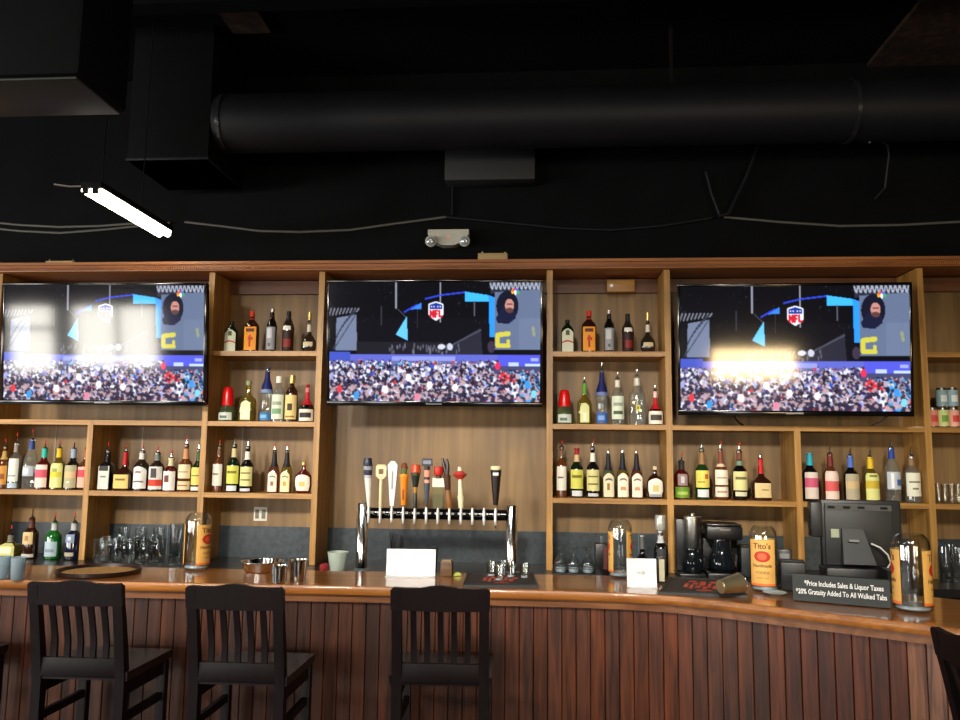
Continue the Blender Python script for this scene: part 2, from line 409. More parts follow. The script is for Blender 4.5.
# ------------------------------------------------------------------ televisions
W_, H_ = 336, 190
def paint():
    rs = np.random.RandomState(5)
    img = np.zeros((H_, W_, 3)); yy, xx = np.mgrid[0:H_, 0:W_]; u = (xx+.5)/W_; v = (yy+.5)/H_
    def fill(mask, c, a=1.0): img[mask] = img[mask]*(1-a)+np.array(c)/255*a
    def poly(pts):
        m = np.zeros((H_, W_), bool); j = len(pts)-1
        for i in range(len(pts)):
            (xi, yi), (xj, yj) = pts[i], pts[j]
            cnd = ((yi > v) != (yj > v)); xint = (xj-xi)*(v-yi)/((yj-yi) if yj != yi else 1e-9)+xi
            m ^= cnd & (u < xint); j = i
        return m
    def rect(a, b, c, d): return (u >= a) & (u <= c) & (v >= b) & (v <= d)
    def ell(cx, cy, rx, ry): return ((u-cx)/rx)**2+((v-cy)/ry)**2 <= 1
    def seg_(x0, y0, x1, y1, w):
        asp = W_/H_; dx, dy = (x1-x0)*asp, y1-y0; L = dx*dx+dy*dy
        t = np.clip((((u-x0)*asp)*dx+(v-y0)*dy)/L, 0, 1)
        return ((u-x0)*asp-t*dx)**2+((v-y0)-t*dy)**2 <= w*w
    fill(rect(0, 0, 1, 1), (9, 9, 15))
    fill(rect(.13, .30, .80, .62), (13, 13, 20))
    for _ in range(60): 
        a, b = rs.uniform(0, .8), rs.uniform(0, .35); fill(rect(a, b, a+.004, b+.008), (70, 72, 90), .7)
    # left screen and truss
    fill(poly([(.035, .30), (.13, .27), (.135, .575), (.03, .575)]), (112, 124, 152))
    for k in range(9): 
        a = k*.0165; fill(seg_(a, .28-.004*k, a+.011, .22, .006), (150, 154, 170), .8)
    for k in range(10):
        t = k/9; fill(seg_(.02+.10*t, .56-.30*t**.6, .03+.10*t, .52-.30*t**.6, .005), (52, 56, 74))
    fill(seg_(.02, .57, .125, .28, .004), (60, 64, 84))
    # hanging lines
    fill(seg_(.32, 0, .32, .22, .006), (140, 142, 156)); fill(seg_(.53, 0, .53, .33, .006), (150, 150, 164))
    fill(seg_(.25, .2, .25, .36, .003), (52, 54, 66)); fill(seg_(.42, .2, .42, .38, .003), (50, 52, 66)); fill(seg_(.33, .23, .37, .30, .004), (70, 74, 92))
    # roof arc, blue
    for (a, b, c, d) in ((.36, .25, .42, .19), (.46, .14, .53, .11), (.53, .11, .65, .085)): fill(seg_(a, b, c, d, .007), (46, 70, 215))
    fill(poly([(.39, .23), (.44, .17), (.44, .225)]), (56, 130, 235))
    fill(poly([(.372, .283), (.318, .44), (.375, .49)]), (100, 196, 245))
    fill(poly([(.645, .08), (.757, .11), (.777, .165), (.645, .165)]), (62, 182, 255))
    fill(poly([(.757, .11), (.787, .13), (.787, .46), (.762, .46)]), (44, 150, 255))
    fill(seg_(.69, .16, .69, .28, .004), (90, 90, 110))
    fill(poly([(.56, .55), (.72, .38), (.73, .62), (.56, .62)]), (40, 40, 54)); fill(seg_(.58, .53, .72, .40, .006), (78, 78, 98))
    # big screen
    fill(poly([(.762, 0), (1, 0), (1, .06), (.765, .10)]), (40, 44, 58))
    for k in range(24):
        a = .765+k*.0098; fill(seg_(a, .01+(k % 2)*.05, a+.006, .055-(k % 2)*.045, .006), (190, 196, 214), .8)
    fill(poly([(.787, .085), (1, .06), (1, .565), (.787, .565)]), (98, 112, 142))
    fill(rect(.90, .30, 1, .56), (110, 124, 152), .6)
    fill(ell(.845, .20, .052, .125), (20, 22, 40)); fill(poly([(.79, .30), (.83, .20), (.88, .24), (.885, .30), (.85, .35), (.80, .34)]), (24, 28, 56))
    fill(ell(.855, .195, .021, .055), (196, 138, 128)); fill(ell(.855, .235, .018, .022), (92, 60, 58)); fill(rect(.843, .178, .868, .188), (96, 60, 58))
    fill(seg_(.80, .44, .85, .43, .02), (206, 198, 74)); fill(seg_(.80, .44, .80, .53, .018), (206, 198, 74)); fill(seg_(.80, .53, .85, .53, .018), (206, 198, 74)); fill(seg_(.85, .53, .85, .49, .014), (206, 198, 74))
    fill(seg_(.965, .38, .97, .44, .012), (170, 172, 96), .6)
    for k, c in enumerate(((240, 190, 40), (240, 120, 40), (220, 50, 60), (140, 80, 180), (60, 120, 220), (60, 170, 90))):
        an = math.pi*(1-k/5); fill(ell(.882+.013*math.cos(an), .085-.022*math.sin(an), .007, .014), c)
    fill(ell(.882, .088, .006, .02), (250, 250, 250))
    # shield
    sh = [(.473, .185), (.485, .175), (.509, .16), (.533, .175), (.545, .185), (.545, .27), (.53, .30), (.509, .325), (.488, .30), (.473, .27)]
    fill(poly(sh), (235, 238, 245)); fill(poly([(.479, .19), (.509, .172), (.539, .19), (.539, .225), (.479, .225)]), (26, 52, 150))
    for a in (.488, .50, .518, .53): fill(ell(a, .205, .003, .006), (240, 240, 250))
    rd = (208, 30, 50); w = .008
    for s_ in ((.483, .24, .483, .29), (.483, .24, .497, .29), (.497, .24, .497, .29), (.506, .24, .506, .295), (.506, .242, .517, .242), (.506, .265, .514, .265), (.526, .24, .526, .288), (.526, .286, .538, .286)): fill(seg_(*s_, w), rd)
    # stage
    fill(rect(.13, .50, .55, .62), (34, 32, 40), .8)
    for _ in range(40):
        a, b = rs.uniform(.28, .62), rs.uniform(.52, .60); fill(ell(a, b, .004, .02), (110, 112, 130), .7)
    fill(ell(.535, .54, .018, .022), (206, 210, 226)); fill(ell(.575, .54, .014, .03), (196, 200, 220)); fill(ell(.77, .54, .018, .05), (60, 50, 70))
    fill(rect(0, .605, .80, .70), (96, 104, 205)); fill(rect(.30, .62, .60, .69), (160, 172, 240), .7); fill(rect(0, .585, .10, .66), (66, 84, 190))
    fill(rect(.787, .565, 1, .607), (10, 10, 14)); fill(rect(.80, .607, 1, .76), (84, 90, 220))
    fill(rect(.85, .67, .90, .74), (190, 206, 250)); fill(rect(.93, .68, 1, .75), (190, 214, 250)); fill(rect(.955, .63, .99, .66), (160, 170, 240))
    # crowd, back to front
    pal = [((226, 230, 250), .32), ((176, 180, 205), .17), ((28, 26, 44), .22), ((52, 54, 96), .12), ((140, 112, 140), .07), ((66, 80, 190), .05), ((206, 52, 66), .035), ((80, 170, 225), .025), ((150, 160, 226), .08)]
    cols = [p[0] for p in pal]; pr = np.array([p[1] for p in pal]); pr /= pr.sum()
    fill(v > .70, (70, 72, 112)); fill((v > .66) & (v <= .70) & (u < .8), (90, 92, 140), .7)
    for t in np.linspace(0, 1, 1250):
        vy = .655+.36*t**1.1; sz = .008+.022*t
        a = rs.uniform(-.02, 1.02)
        if a > .79 and vy < .74: continue
        c = cols[rs.choice(len(cols), p=pr)]
        if a > .9 and rs.rand() < .4: c = (70, 160, 226)
        if abs(a-.84) < .03 and abs(vy-.79) < .04: c = (214, 48, 60)
        fill(ell(a, vy+sz*1.2, sz*.75, sz*1.5), c, .95)
        fill(ell(a, vy-sz*.6, sz*.33, sz*.66), (50, 42, 62) if rs.rand() < .6 else (190, 160, 166), .85)
    for (a, b, c) in ((.05, .90, (220, 60, 70)), (.13, .95, (60, 150, 220)), (.42, .96, (226, 130, 160)), (.8, .70, (226, 50, 90)), (.48, .86, (240, 240, 250)), (.27, .9, (244, 244, 250)), (.6, .88, (240, 240, 252)), (.38, .8, (244, 244, 250)), (.94, .85, (60, 150, 240)), (.97, .93, (120, 210, 240))):
        fill(ell(a, b, .013, .034), c); fill(ell(a-.002, b-.042, .006, .013), (74, 50, 50))
    # soften like a broadcast picture
    for _ in range(1):
        img[1:-1, 1:-1] = img[1:-1, 1:-1]*.6+(img[:-2, 1:-1]+img[2:, 1:-1]+img[1:-1, :-2]+img[1:-1, 2:])*.1
    return img
IMG = paint()
LIN = np.where(IMG <= .04045, IMG/12.92, ((IMG+.055)/1.055)**2.4)
def screen_mesh(w, h):
    me = bpy.data.meshes.new('screen'); nx, ny = W_, H_
    xs = (np.arange(nx)/(nx-1)-.5)*w; zs = (.5-np.arange(ny)/(ny-1))*h
    X, Z = np.meshgrid(xs, zs); vs = np.stack([X, np.zeros_like(X), Z], -1).reshape(-1, 3)
    i = np.arange((ny-1)*nx).reshape(ny-1, nx)[:, :-1].reshape(-1)
    fs = np.stack([i, i+nx, i+nx+1, i+1], -1)
    me.from_pydata(vs.tolist(), [], fs.tolist())
    ca = me.color_attributes.new('picture', 'FLOAT_COLOR', 'POINT')
    ca.data.foreach_set('color', np.concatenate([LIN.reshape(-1, 3), np.ones((nx*ny, 1))], 1).astype(np.float32).reshape(-1))
    return me
m, nt, b = newmat('lit_screen')
b.inputs['Base Color'].default_value = (.004, .004, .005, 1); b.inputs['Roughness'].default_value = .07; b.inputs['Specular IOR Level'].default_value = .55
at = nt.nodes.new('ShaderNodeAttribute'); at.attribute_name = 'picture'
nt.links.new(at.outputs['Color'], b.inputs['Emission Color']); b.inputs['Emission Strength'].default_value = 1.3
SCRM = m
SW, SH = 1.30, .731
sme = screen_mesh(SW, SH); sme.materials.append(SCRM)
GLOSSB = plain('gloss_black_bezel', (10, 10, 11), .12)
def television(label, X, Y, Z, yw, tilt, mat_h):
    t = thing('television', label, 'television', (X, Y, Z)); t.rotation_euler = (R(tilt), 0, R(yw))
    f = MB(); b = .016
    f.box(-SW/2-b, SW/2+b, -.004, .02, SH/2, SH/2+b, bev=.003).box(-SW/2-b, SW/2+b, -.004, .02, -SH/2-.03, -SH/2, bev=.003)
    f.box(-SW/2-b, -SW/2, -.004, .02, -SH/2, SH/2, bev=.003).box(SW/2, SW/2+b, -.004, .02, -SH/2, SH/2, bev=.003)
    f.build('bezel', GLOSSB, t)
    o = bpy.data.objects.new('screen', sme); C.objects.link(o); o.parent = t; o.location = (0, .001, 0)
    MB().box(-SW/2-b+.004, SW/2+b-.004, .021, .06, -SH/2-.025, SH/2+b-.004, bev=.008).build('housing', MATBLK, t)
    MB().box(-.05, .05, -.0065, -.0045, -SH/2-.020, -SH/2-.010).build('badge', plain('badge_grey', (120, 120, 124), .3, .6), t)
    bk = MB().box(-.25, .25, .061, .075, -.18, .18); bk.box(-.06, .06, .075, mat_h, -.06, .06); bk.build('wall_bracket', MATBLK, t)
    return t
television('leftmost television, its crowd picture washed out by bright window reflections', -2.777, 4.835, EYE+.693, 1.6, 6.2, .40)
television('middle television hanging in the bay above the beer tap tower', -.659, 4.825, EYE+.697, 1.0, 8.2, .40)
television('rightmost television with crowd and stage picture and a warm glare', 1.470, 4.762, EYE+.653, -1.1, 4.8, .48)

# ------------------------------------------------------------------ bottles
PROF = {
 'std':   ([(0,.9),(.012,1),(.60,1),(.66,.93),(.71,.72),(.75,.48),(.79,.38),(.955,.34),(.96,.42),(1,.42)], 2, 1),
 'tall':  ([(0,.94),(.012,1),(.56,.97),(.66,.82),(.74,.56),(.80,.40),(.96,.33),(.965,.40),(1,.40)], 2, 1),
 'long':  ([(0,.94),(.012,1),(.55,1),(.61,.92),(.66,.68),(.70,.47),(.76,.38),(.96,.32),(.965,.38),(1,.38)], 2, 1),
 'squat': ([(0,.95),(.015,1),(.40,1),(.47,.90),(.53,.62),(.58,.36),(.64,.26),(.97,.22),(1,.24)], 4, .9),
 'rect':  ([(0,.97),(.012,1),(.58,1),(.64,.92),(.69,.60),(.73,.40),(.95,.33),(.955,.40),(1,.40)], 5, 1),
 'jager': ([(0,.97),(.012,1),(.64,1),(.74,.88),(.81,.62),(.86,.38),(.9,.30),(1,.30)], 4, .62),
 'flask': ([(0,.95),(.02,1),(.60,1),(.68,.92),(.74,.66),(.78,.40),(.82,.30),(1,.30)], 3.2, .6),
 'bowl':  ([(0,.55),(.02,.72),(.10,.95),(.20,1),(.30,.92),(.38,.66),(.44,.40),(.52,.27),(.97,.2),(1,.22)], 2, .6),
 'crown': ([(0,.66),(.02,.76),(.25,.98),(.42,1),(.58,.92),(.68,.66),(.75,.34),(.80,.24),(1,.22)], 2, .65),
 'grand': ([(0,.95),(.02,1),(.34,1),(.42,.90),(.50,.62),(.56,.38),(.64,.28),(1,.22)], 2, 1),
 'bulge': ([(0,.84),(.015,.9),(.45,.94),(.58,1),(.68,.86),(.75,.58),(.81,.40),(1,.34)], 2, 1),
 'patron':([(0,.94),(.02,1),(.48,1),(.56,.92),(.62,.60),(.67,.36),(.74,.28),(1,.30)], 4, .8),
 'arch':  ([(0,.94),(.015,1),(.48,1),(.58,.86),(.66,.58),(.74,.42),(.96,.32),(1,.34)], 3, 1),
}
def prof_r(pr, t):
    for (t0, r0), (t1, r1) in zip(pr[:-1], pr[1:]):
        if t <= t1: return r0+(r1-r0)*((t-t0)/(t1-t0) if t1 > t0 else 0)
    return pr[-1][1]
def label_patch(name, kind, H, W, t0, t1, half, base, marks, parent, arch=False):
    pr, ex, dr = PROF[kind]; nu, nv = 12, 14
    cols = [base]; mb = MB(); vs = []
    for j in range(nv+1):
        t = t0+(t1-t0)*j/nv
        for i in range(nu+1):
            uu = i/nu*2-1; tt = t
            if arch: tt = t-(t1-t0)*.18*(uu*uu)*(j/nv)
            r = (prof_r(pr, tt)*W/2)+.0009
            if ex > 2.5:
                x = uu*half*r; e = ex; k = max(0, 1-abs(x/r)**e)**(1/e); y = -r*dr*k-.0006
            else:
                a = uu*R(half); x = r*math.sin(a); y = -r*dr*math.cos(a)-.0004
            vs.append((x, y, tt*H))
    mb.v = vs
    for j in range(nv):
        for i in range(nu):
            uc, vc = (i+.5)/nu, (j+.5)/nv; mi = 0
            for (a, b2, c2, d2, col) in marks:
                if a <= uc <= c2 and b2 <= vc <= d2:
                    if col not in cols: cols.append(col)
                    mi = cols.index(col)
            mb.f.append((j*(nu+1)+i, j*(nu+1)+i+1, (j+1)*(nu+1)+i+1, (j+1)*(nu+1)+i)); mb.m.append(mi)
    return mb.build(name, [paper(c) for c in cols], parent, smooth=60, fixn=False)
def sleeve(name, kind, H, W, t0, t1, col, parent, grow=1.06, mat=None, closed=False):
    pr, ex, dr = PROF[kind]; rows = []
    for j in range(7):
        t = t0+(t1-t0)*j/6; rows.append((prof_r(pr, min(t, 1))*W/2*grow+.0006, t*H))
    if closed: rows = [(rows[0][0], rows[0][1])]+rows[1:]+[(rows[-1][0]*.8, rows[-1][1]+.002)]
    return MB().lathe(rows, 14, cap0=True, cap1=True, ex=min(ex, 2.2), dr=dr if ex > 3 and t0 < .6 else 1).build(name, mat or paper(col), parent)
CORK = plain('pourer_collar', (18, 16, 16), .4)
def bottle(look, place, x, yb, yt, w, kind, body, labels=(), sleeves=(), pour=None, cap=None, Y=5.09, z=None, arch=False, group=None, name='liquor_bottle', cat='bottle'):
    """yt = top of the glass in the photo; w = width there"""
    base = P(x, yb, Y); zz = base.z if z is None else z
    H = P(x, yt, Y).z-zz; W = w*(base-Vector((0, 0, EYE))).dot(fwd)/FPX
    t = thing(name, look+' '+place, cat, (base.x, Y, zz+.0004), 0, group)
    pr, ex, dr = PROF[kind]
    b = BODY[body]
    MB().lathe([(r*W/2, h*H) for h, r in pr], 24, ex=ex, dr=dr).build('glass_body', b, t, smooth=40)
    for k, L in enumerate(labels):
        t0, t1, half, colr, marks = L
        label_patch('label' if k == 0 else 'small_label', kind, H, W, t0, t1, half, colr, marks, t, arch and k == 0)
    for (t0, t1, c) in sleeves: sleeve('neck_sleeve', kind, H, W, t0, t1, c, t)
    rt_ = pr[-1][1]*W/2
    if cap:
        ln, c, mt = cap; gr = 1.12
        MB().lathe([(rt_*gr, H-ln*.9), (rt_*gr*1.02, H-ln*.5), (rt_*gr, H+.002), (rt_*gr*.85, H+.004)], 14).build('cap', paper(c) if not mt else plain('cap_%s' % mt, c, .3, .8), t)
    if pour:
        ln, c = pour
        MB().lathe([(min(rt_*.95, .012), H-.004), (min(rt_*1.05, .013), H+.006), (.007, H+.010)], 10).build('pourer_collar', CORK, t)
        s = MB(); tip = (.004, -.006, H+ln); s.tube([(0, 0, H+.008), (.001, -.001, H+.010+ln*.45), tip], [.0058, .0042, .0026], 8)
        s.build('pour_spout', CHROME, t)
        if c: MB().tube([(.0038, -.0057, H+ln-.014), (.0048, -.0075, H+ln+.008)], [.0042, .0036], 8).build('spout_cover', paper(c), t)
    return t
CRM, WHT, YEL, LIME = (226, 218, 188), (232, 232, 226), (216, 196, 110), (206, 208, 96)
RED, DRK, ORG, GOLD = (186, 36, 34), (40, 34, 30), (226, 140, 40), (196, 160, 84)
PNK, TEAL, SIL = (214, 110, 124), (46, 176, 160), (176, 180, 184)
TXT = [(.2, .58, .8, .64, DRK), (.3, .42, .7, .47, (110, 100, 90))]
SHOT = (196, 40, 36)
PA2, PB2, PC2 = 'on top shelf left of middle television', 'on second shelf left of middle television', 'on third shelf left of middle television'
PA4, PB4, PC4 = 'on top shelf right of middle television', 'on second shelf right of middle television', 'on third shelf right of middle television'
GA = 'liquor bottles on the shelves'
def rowA(off, pl, xs, ybs):
    k = dict(group=GA)
    zA = ZA
    bottle('flat dark green bottle with cream label', pl, xs[0], ybs, xs[5]+0, 13.2, 'jager', 'dgreen',
        [(.03, .74, .84, (214, 216, 190), [(.3, .70, .7, .92, (70, 92, 62)), (0, .42, 1, .52, (190, 74, 56)), (.2, .12, .8, .16, DRK)])], cap=(.018, (30, 30, 30), None), z=zA, arch=True, **k)
    bottle('dark amber flask with red cap and orange label', pl, xs[1], ybs, xs[6], 15, 'flask', 'brown',
        [(.05, .62, .80, (232, 150, 36), [(.4, .15, .62, .62, (176, 48, 20)), (.3, .4, .75, .55, (190, 60, 24)), (.2, .82, .8, .92, (96, 40, 16))])], [(.80, .84, (150, 40, 24))], cap=(.036, (206, 54, 34), None), z=zA, **k)
    bottle('slender dark bottle with grey label and silver top', pl, xs[2], ybs, xs[7], 10.8, 'bulge', 'black',
        [(.06, .58, 62, (150, 152, 156), [(.2, .5, .7, .9, (196, 198, 202)), (.3, .15, .6, .3, (90, 90, 96))])], [(.80, .9, (40, 24, 20))], cap=(.022, (190, 190, 194), 'silver'), z=zA, **k)
    bottle('smoky bottle with black cap and dark red label', pl, xs[3], ybs, xs[8], 12.2, 'bulge', 'smoke',
        [(.06, .52, 70, (44, 22, 20), [(.25, .15, .8, .55, (128, 34, 30))]), (.54, .64, 40, (226, 222, 214), [])], [(.76, .86, (30, 26, 26))], cap=(.04, (24, 22, 22), None), z=zA, **k)
    bottle('rounded clear brandy bottle with gold top', pl, xs[4], ybs, xs[9], 15, 'bowl', 'smoke',
        [(.16, .26, 40, (196, 180, 140), [])], [(.52, .70, (206, 200, 186))], cap=(.055, (206, 178, 106), 'gold'), z=zA, **k)
rowA(0, PA2, (230.8, 250.8, 270.8, 287.5, 308.5, 322, 312, 309.5, 312, 313), 350.6)
rowA(0, PA4, (567.6, 589, 609.3, 628, 648, 320.5, 311.5, 311, 314.5, 313), 350.4)
def jar(pl, x, yb, ytop, ymid, w, h2):
    base = P(x, yb, 5.09); t = thing('glass_jar', 'squat clear jar capped by a red cup '+pl, 'jar', (base.x, 5.09, ZB+.0004), 0)
    W = w/800*5.09; H = P(x, ymid, 5.09).z-ZB; H2 = P(x, ytop, 5.09).z-ZB
    MB().lathe([(W*.46, 0), (W*.5, .006), (W*.5, H*.55), (W*.44, H*.8), (W*.34, H)], 20).build('glass_body', BODY['palegreen'], t)
    label_patch('label', 'std', H*1.0/.62, W, .06, .34, 50, (200, 206, 196), [(.2, .2, .7, .6, (90, 110, 96))], t)
    MB().lathe([(W*.36, H-.002), (W*.37, H+.012), (W*.33, H+(H2-H)*.5), (W*.30, H2-.02), (W*.24, H2-.004), (W*.16, H2)], 20).build('red_cup', plain('red_plastic', (206, 16, 18), .25), t)
jar(PB2, 227, 421, 387, 405.5, 17.5, 0); jar(PB4, 564.5, 423, 390, 406.5, 16.8, 0)
k = dict(group=GA, z=ZB)
# second shelf, left of the middle set
bottle('square tequila bottle of pale yellow with tear-shaped label', PB2, 247, 421, 381.5, 16, 'patron', 'yellow', [(.05, .52, .6, (226, 224, 176), [(.3, .1, .7, .5, (240, 236, 206))])], cap=(.03, (150, 160, 112), None), arch=True, **k)
bottle('tallest bottle, cobalt blue above and clear below', PB2, 265.6, 421, 368, 11.6, 'tall', 'clear', [(.03, .17, 75, (60, 120, 176), [(.2, .3, .7, .7, (120, 176, 214))])], [(.53, .60, (120, 140, 176)), (.595, .93, (18, 26, 88))], cap=(.014, (60, 66, 92), None), **k)
bottle('clear bottle with white cap and green-white label', PB2, 277.6, 421, 377, 12.8, 'std', 'clear', [(.06, .60, 66, (212, 220, 200), [(.2, .2, .8, .4, (120, 160, 120)), (.2, .6, .8, .7, (150, 160, 140))])], cap=(.045, (232, 228, 214), None), **k)
bottle('dark rum bottle with gold cap and cream label', PB2, 290.8, 421, 376, 12.2, 'std', 'brown', [(.06, .58, 70, (220, 196, 130), [(.35, .35, .7, .65, (60, 44, 20)), (.2, .1, .8, .16, (150, 110, 50))])], cap=(.055, (206, 170, 80), 'gold'), **k)
bottle('black bottle with red stem and white square label', PB2, 306.5, 421, 385, 15, 'grand', 'black', [(.03, .34, 74, (226, 220, 206), [(.15, .3, .85, .7, (44, 40, 38))])], [(.46, .80, (168, 24, 36)), (.80, .93, (214, 120, 116))], cap=(.012, (160, 26, 36), None), **k)
# second shelf, right of the middle set
bottle('square yellowish bottle with green neck and spout', PB4, 584.5, 423.4, 383.5, 14.4, 'patron', 'yellow', [(.05, .52, .6, (214, 214, 150), [(.3, .1, .7, .5, (238, 236, 200))])], [(.74, 1.0, (96, 156, 56))], pour=(.045, None), arch=True, **k)
bottle('tallest bottle, cobalt blue above with steel spout', PB4, 602, 423.4, 370.5, 11.7, 'tall', 'clear', [(.03, .22, 70, (60, 96, 166), [(.2, .3, .7, .7, (120, 160, 214))])], [(.53, .60, (110, 124, 170)), (.595, .96, (18, 26, 88))], pour=(.05, None), **k)
bottle('clear bottle with white collar and white-green label', PB4, 617.8, 423.4, 379, 12.8, 'std', 'clear', [(.12, .62, 66, (214, 222, 200), [(.15, .2, .85, .35, (74, 96, 70)), (.2, .6, .8, .7, (150, 160, 140))])], [(.82, .97, (232, 226, 210))], pour=(.045, None), **k)
bottle('tall square clear tequila bottle with tiny yellow emblem', PB4, 637.3, 423.4, 376, 15, 'rect', 'clear', [(.28, .40, .28, (206, 196, 80), [(.3, .3, .7, .7, (90, 100, 40))])], [(.80, .95, (232, 226, 212))], pour=(.045, None), **k)
bottle('black bottle with red neck, white label and spout', PB4, 655.6, 423.4, 390.5, 14.2, 'grand', 'black', [(.03, .40, 74, (228, 222, 208), [(.15, .3, .85, .7, (70, 64, 58))])], [(.46, .78, (176, 24, 28)), (.80, .97, (226, 190, 180))], pour=(.04, None), **k)
# third shelf, left of the middle set
k = dict(group=GA, z=ZSC)
def whiskies(pl, xs, yb, tops, first_open, pours):
    bottle('slim bottle of brown liquor with long white label', pl, xs[0], yb, tops[0], 10.6, 'std', 'amberd', [(.14, .62, 64, (228, 224, 210), [(.2, .5, .7, .56, (120, 96, 70)), (.2, .2, .7, .24, (120, 96, 70))])], [(.80, .94, (120, 90, 70))], pour=pours[0], **k)
    bottle('green whiskey bottle with lime-yellow label', pl, xs[1], yb, tops[1], 13, 'long', 'dgreen', [(.18, .56, 68, (208, 206, 92), [(.2, .6, .8, .68, (120, 110, 30))]), (.03, .14, 50, (210, 212, 214), [])], [(.74, .93, (202, 186, 140))] if not first_open else [(.72, .86, (206, 176, 130)), (.86, 1.0, (150, 30, 34))], pour=pours[1], **k)
    bottle('black whiskey bottle with cream label and white neck', pl, xs[2], yb, tops[2], 13, 'long', 'black', [(.14, .56, 70, (216, 210, 142), [(.2, .62, .8, .7, (110, 100, 50)), (.2, .3, .8, .34, (110, 100, 50))]), (.03, .09, 50, (200, 202, 204), [])], [(.72, .90, (226, 222, 208))], pour=pours[2], **k)
whiskies(PC2, (217.3, 232.6, 246.2), 491, (447, 445, 447), False, ((.04, SHOT), (.05, None), (.045, None)))
bottle('black-necked bourbon bottle with arched cream label', PC2, 273.2, 491, 451, 10.8, 'arch', 'pink', [(.03, .52, .82, (232, 224, 200), [(.3, .3, .7, .5, (150, 96, 80)), (.2, .75, .8, .82, (96, 120, 100))])], [(.62, .97, (26, 24, 28))], pour=(.04, SHOT), arch=True, **k)
bottle('black-necked pale bourbon bottle with arched yellowish label', PC2, 285.8, 491, 451, 10.8, 'arch', 'yellow', [(.03, .52, .82, (232, 220, 172), [(.3, .3, .7, .5, (214, 150, 60)), (.2, .75, .8, .82, (110, 120, 90))])], [(.62, .97, (26, 24, 28))], pour=(.04, SHOT), arch=True, **k)
bottle('round dark purple whisky bottle with white label', PC2, 303, 491, 463, 17, 'crown', 'red', [(.08, .62, 60, (228, 224, 206), [(.3, .3, .7, .6, (206, 190, 110))])], cap=(.016, (196, 160, 84), 'gold'), arch=True, **k)
# third shelf, right of the middle set
whiskies(PC4, (561.5, 576.9, 593), 496, (447.5, 448, 448), True, ((.038, SHOT), None, (.045, SHOT)))
bottle('greenish black-necked bottle, first of three cream arched labels', PC4, 608.5, 496.3, 455, 12.2, 'arch', 'palegreen', [(.03, .58, .84, (226, 214, 180), [(.3, .3, .6, .55, (150, 110, 50)), (.2, .75, .8, .82, (60, 70, 60))])], [(.64, .98, (22, 24, 36))], pour=(.04, None), arch=True, **k)
bottle('black-necked bottle, middle of three cream arched labels', PC4, 622.8, 496.5, 454.5, 12.2, 'arch', 'yellow', [(.03, .58, .84, (236, 226, 204), [(.25, .3, .75, .4, (214, 150, 96)), (.2, .75, .8, .8, (110, 110, 96))])], [(.64, .98, (22, 24, 36))], pour=(.04, None), arch=True, **k)
bottle('black-necked bottle, last of three cream arched labels', PC4, 636.9, 496.8, 455, 12, 'arch', 'pink', [(.03, .58, .84, (236, 226, 208), [(.25, .3, .75, .42, (206, 150, 110)), (.2, .75, .8, .8, (110, 100, 96))])], [(.64, .98, (22, 24, 36))], pour=(.036, None), arch=True, **k)
bottle('round dark whisky bottle with white oval label', PC4, 655.3, 497, 467, 16.5, 'crown', 'brown', [(.06, .64, 60, (232, 228, 214), [(.3, .3, .7, .65, (206, 190, 120)), (.1, .0, .9, .14, (150, 156, 170))])], cap=(.02, (206, 190, 150), None), arch=True, **k)
# under the left television
L1, L2 = 'under the left television, outer half', 'under the left television, inner half'
bottle('amber bottle with orange label', L1, 2, 489.5, 447, 11, 'std', 'amberd', [(.1, .55, 66, (206, 150, 70), [(.2, .3, .8, .6, (150, 84, 30))])], [(.7, .9, (196, 160, 96))], pour=(.045, SHOT), **k)
bottle('slim clear bottle with white label', L1, 13.2, 489.5, 443, 11.2, 'std', 'clear', [(.16, .66, 66, (226, 230, 216), [(.2, .2, .8, .3, (150, 160, 170))]), (.02, .13, 60, (170, 190, 206), [])], [(.80, .96, (150, 140, 128))], pour=(.06, SHOT), **k)
bottle('tall clear vodka bottle with blue neck', L1, 28.6, 489.5, 439.5, 13.2, 'tall', 'clear', [(.26, .46, 60, (176, 186, 196), [(.2, .2, .7, .8, (206, 212, 216))])], [(.80, .98, (46, 74, 140))], pour=(.06, SHOT), **k)
bottle('dark red bottle with teal neck and pink label', L1, 42, 489.5, 448.5, 14, 'long', 'red', [(.05, .60, 60, (226, 206, 196), [(.05, .42, 1, .80, (206, 84, 104))])], [(.78, 1.0, TEAL)], pour=(.045, SHOT), **k)
bottle('pale yellow-green bottle with yellow neck', L1, 57, 489.5, 448.5, 14, 'long', 'yellow', [(.05, .64, 62, (216, 216, 140), [(.1, .4, .9, .62, (206, 196, 60)), (.3, .66, .7, .8, (150, 160, 90))])], [(.78, 1.0, (220, 180, 30))], pour=(.045, SHOT), **k)
bottle('black bottle with grey-blue neck and beige label', L1, 71.2, 489.8, 449, 14, 'long', 'black', [(.05, .60, 60, (170, 166, 132), [(.05, .42, .95, .72, (206, 176, 130)), (.4, .2, .6, .3, (236, 232, 220))])], [(.78, 1.0, (140, 160, 184))], pour=(.045, None), **k)
bottle('last bottle with pinkish red label, half behind the divider', L1, 84, 490, 449, 13.4, 'long', 'pink', [(.06, .56, 70, (226, 170, 150), [(.0, .5, 1, .85, (214, 66, 84))])], [(.78, 1.0, (150, 90, 70))], pour=(.045, None), **k)
bottle('square black whiskey bottle with black-white label', L2, 105.6, 491, 451, 13, 'rect', 'black', [(.03, .62, .84, (214, 216, 206), [(.1, .82, .9, 1, (50, 50, 50)), (.25, .5, .75, .6, (120, 130, 116))])], [(.72, .98, (24, 22, 24))], pour=(.05, SHOT), **k)
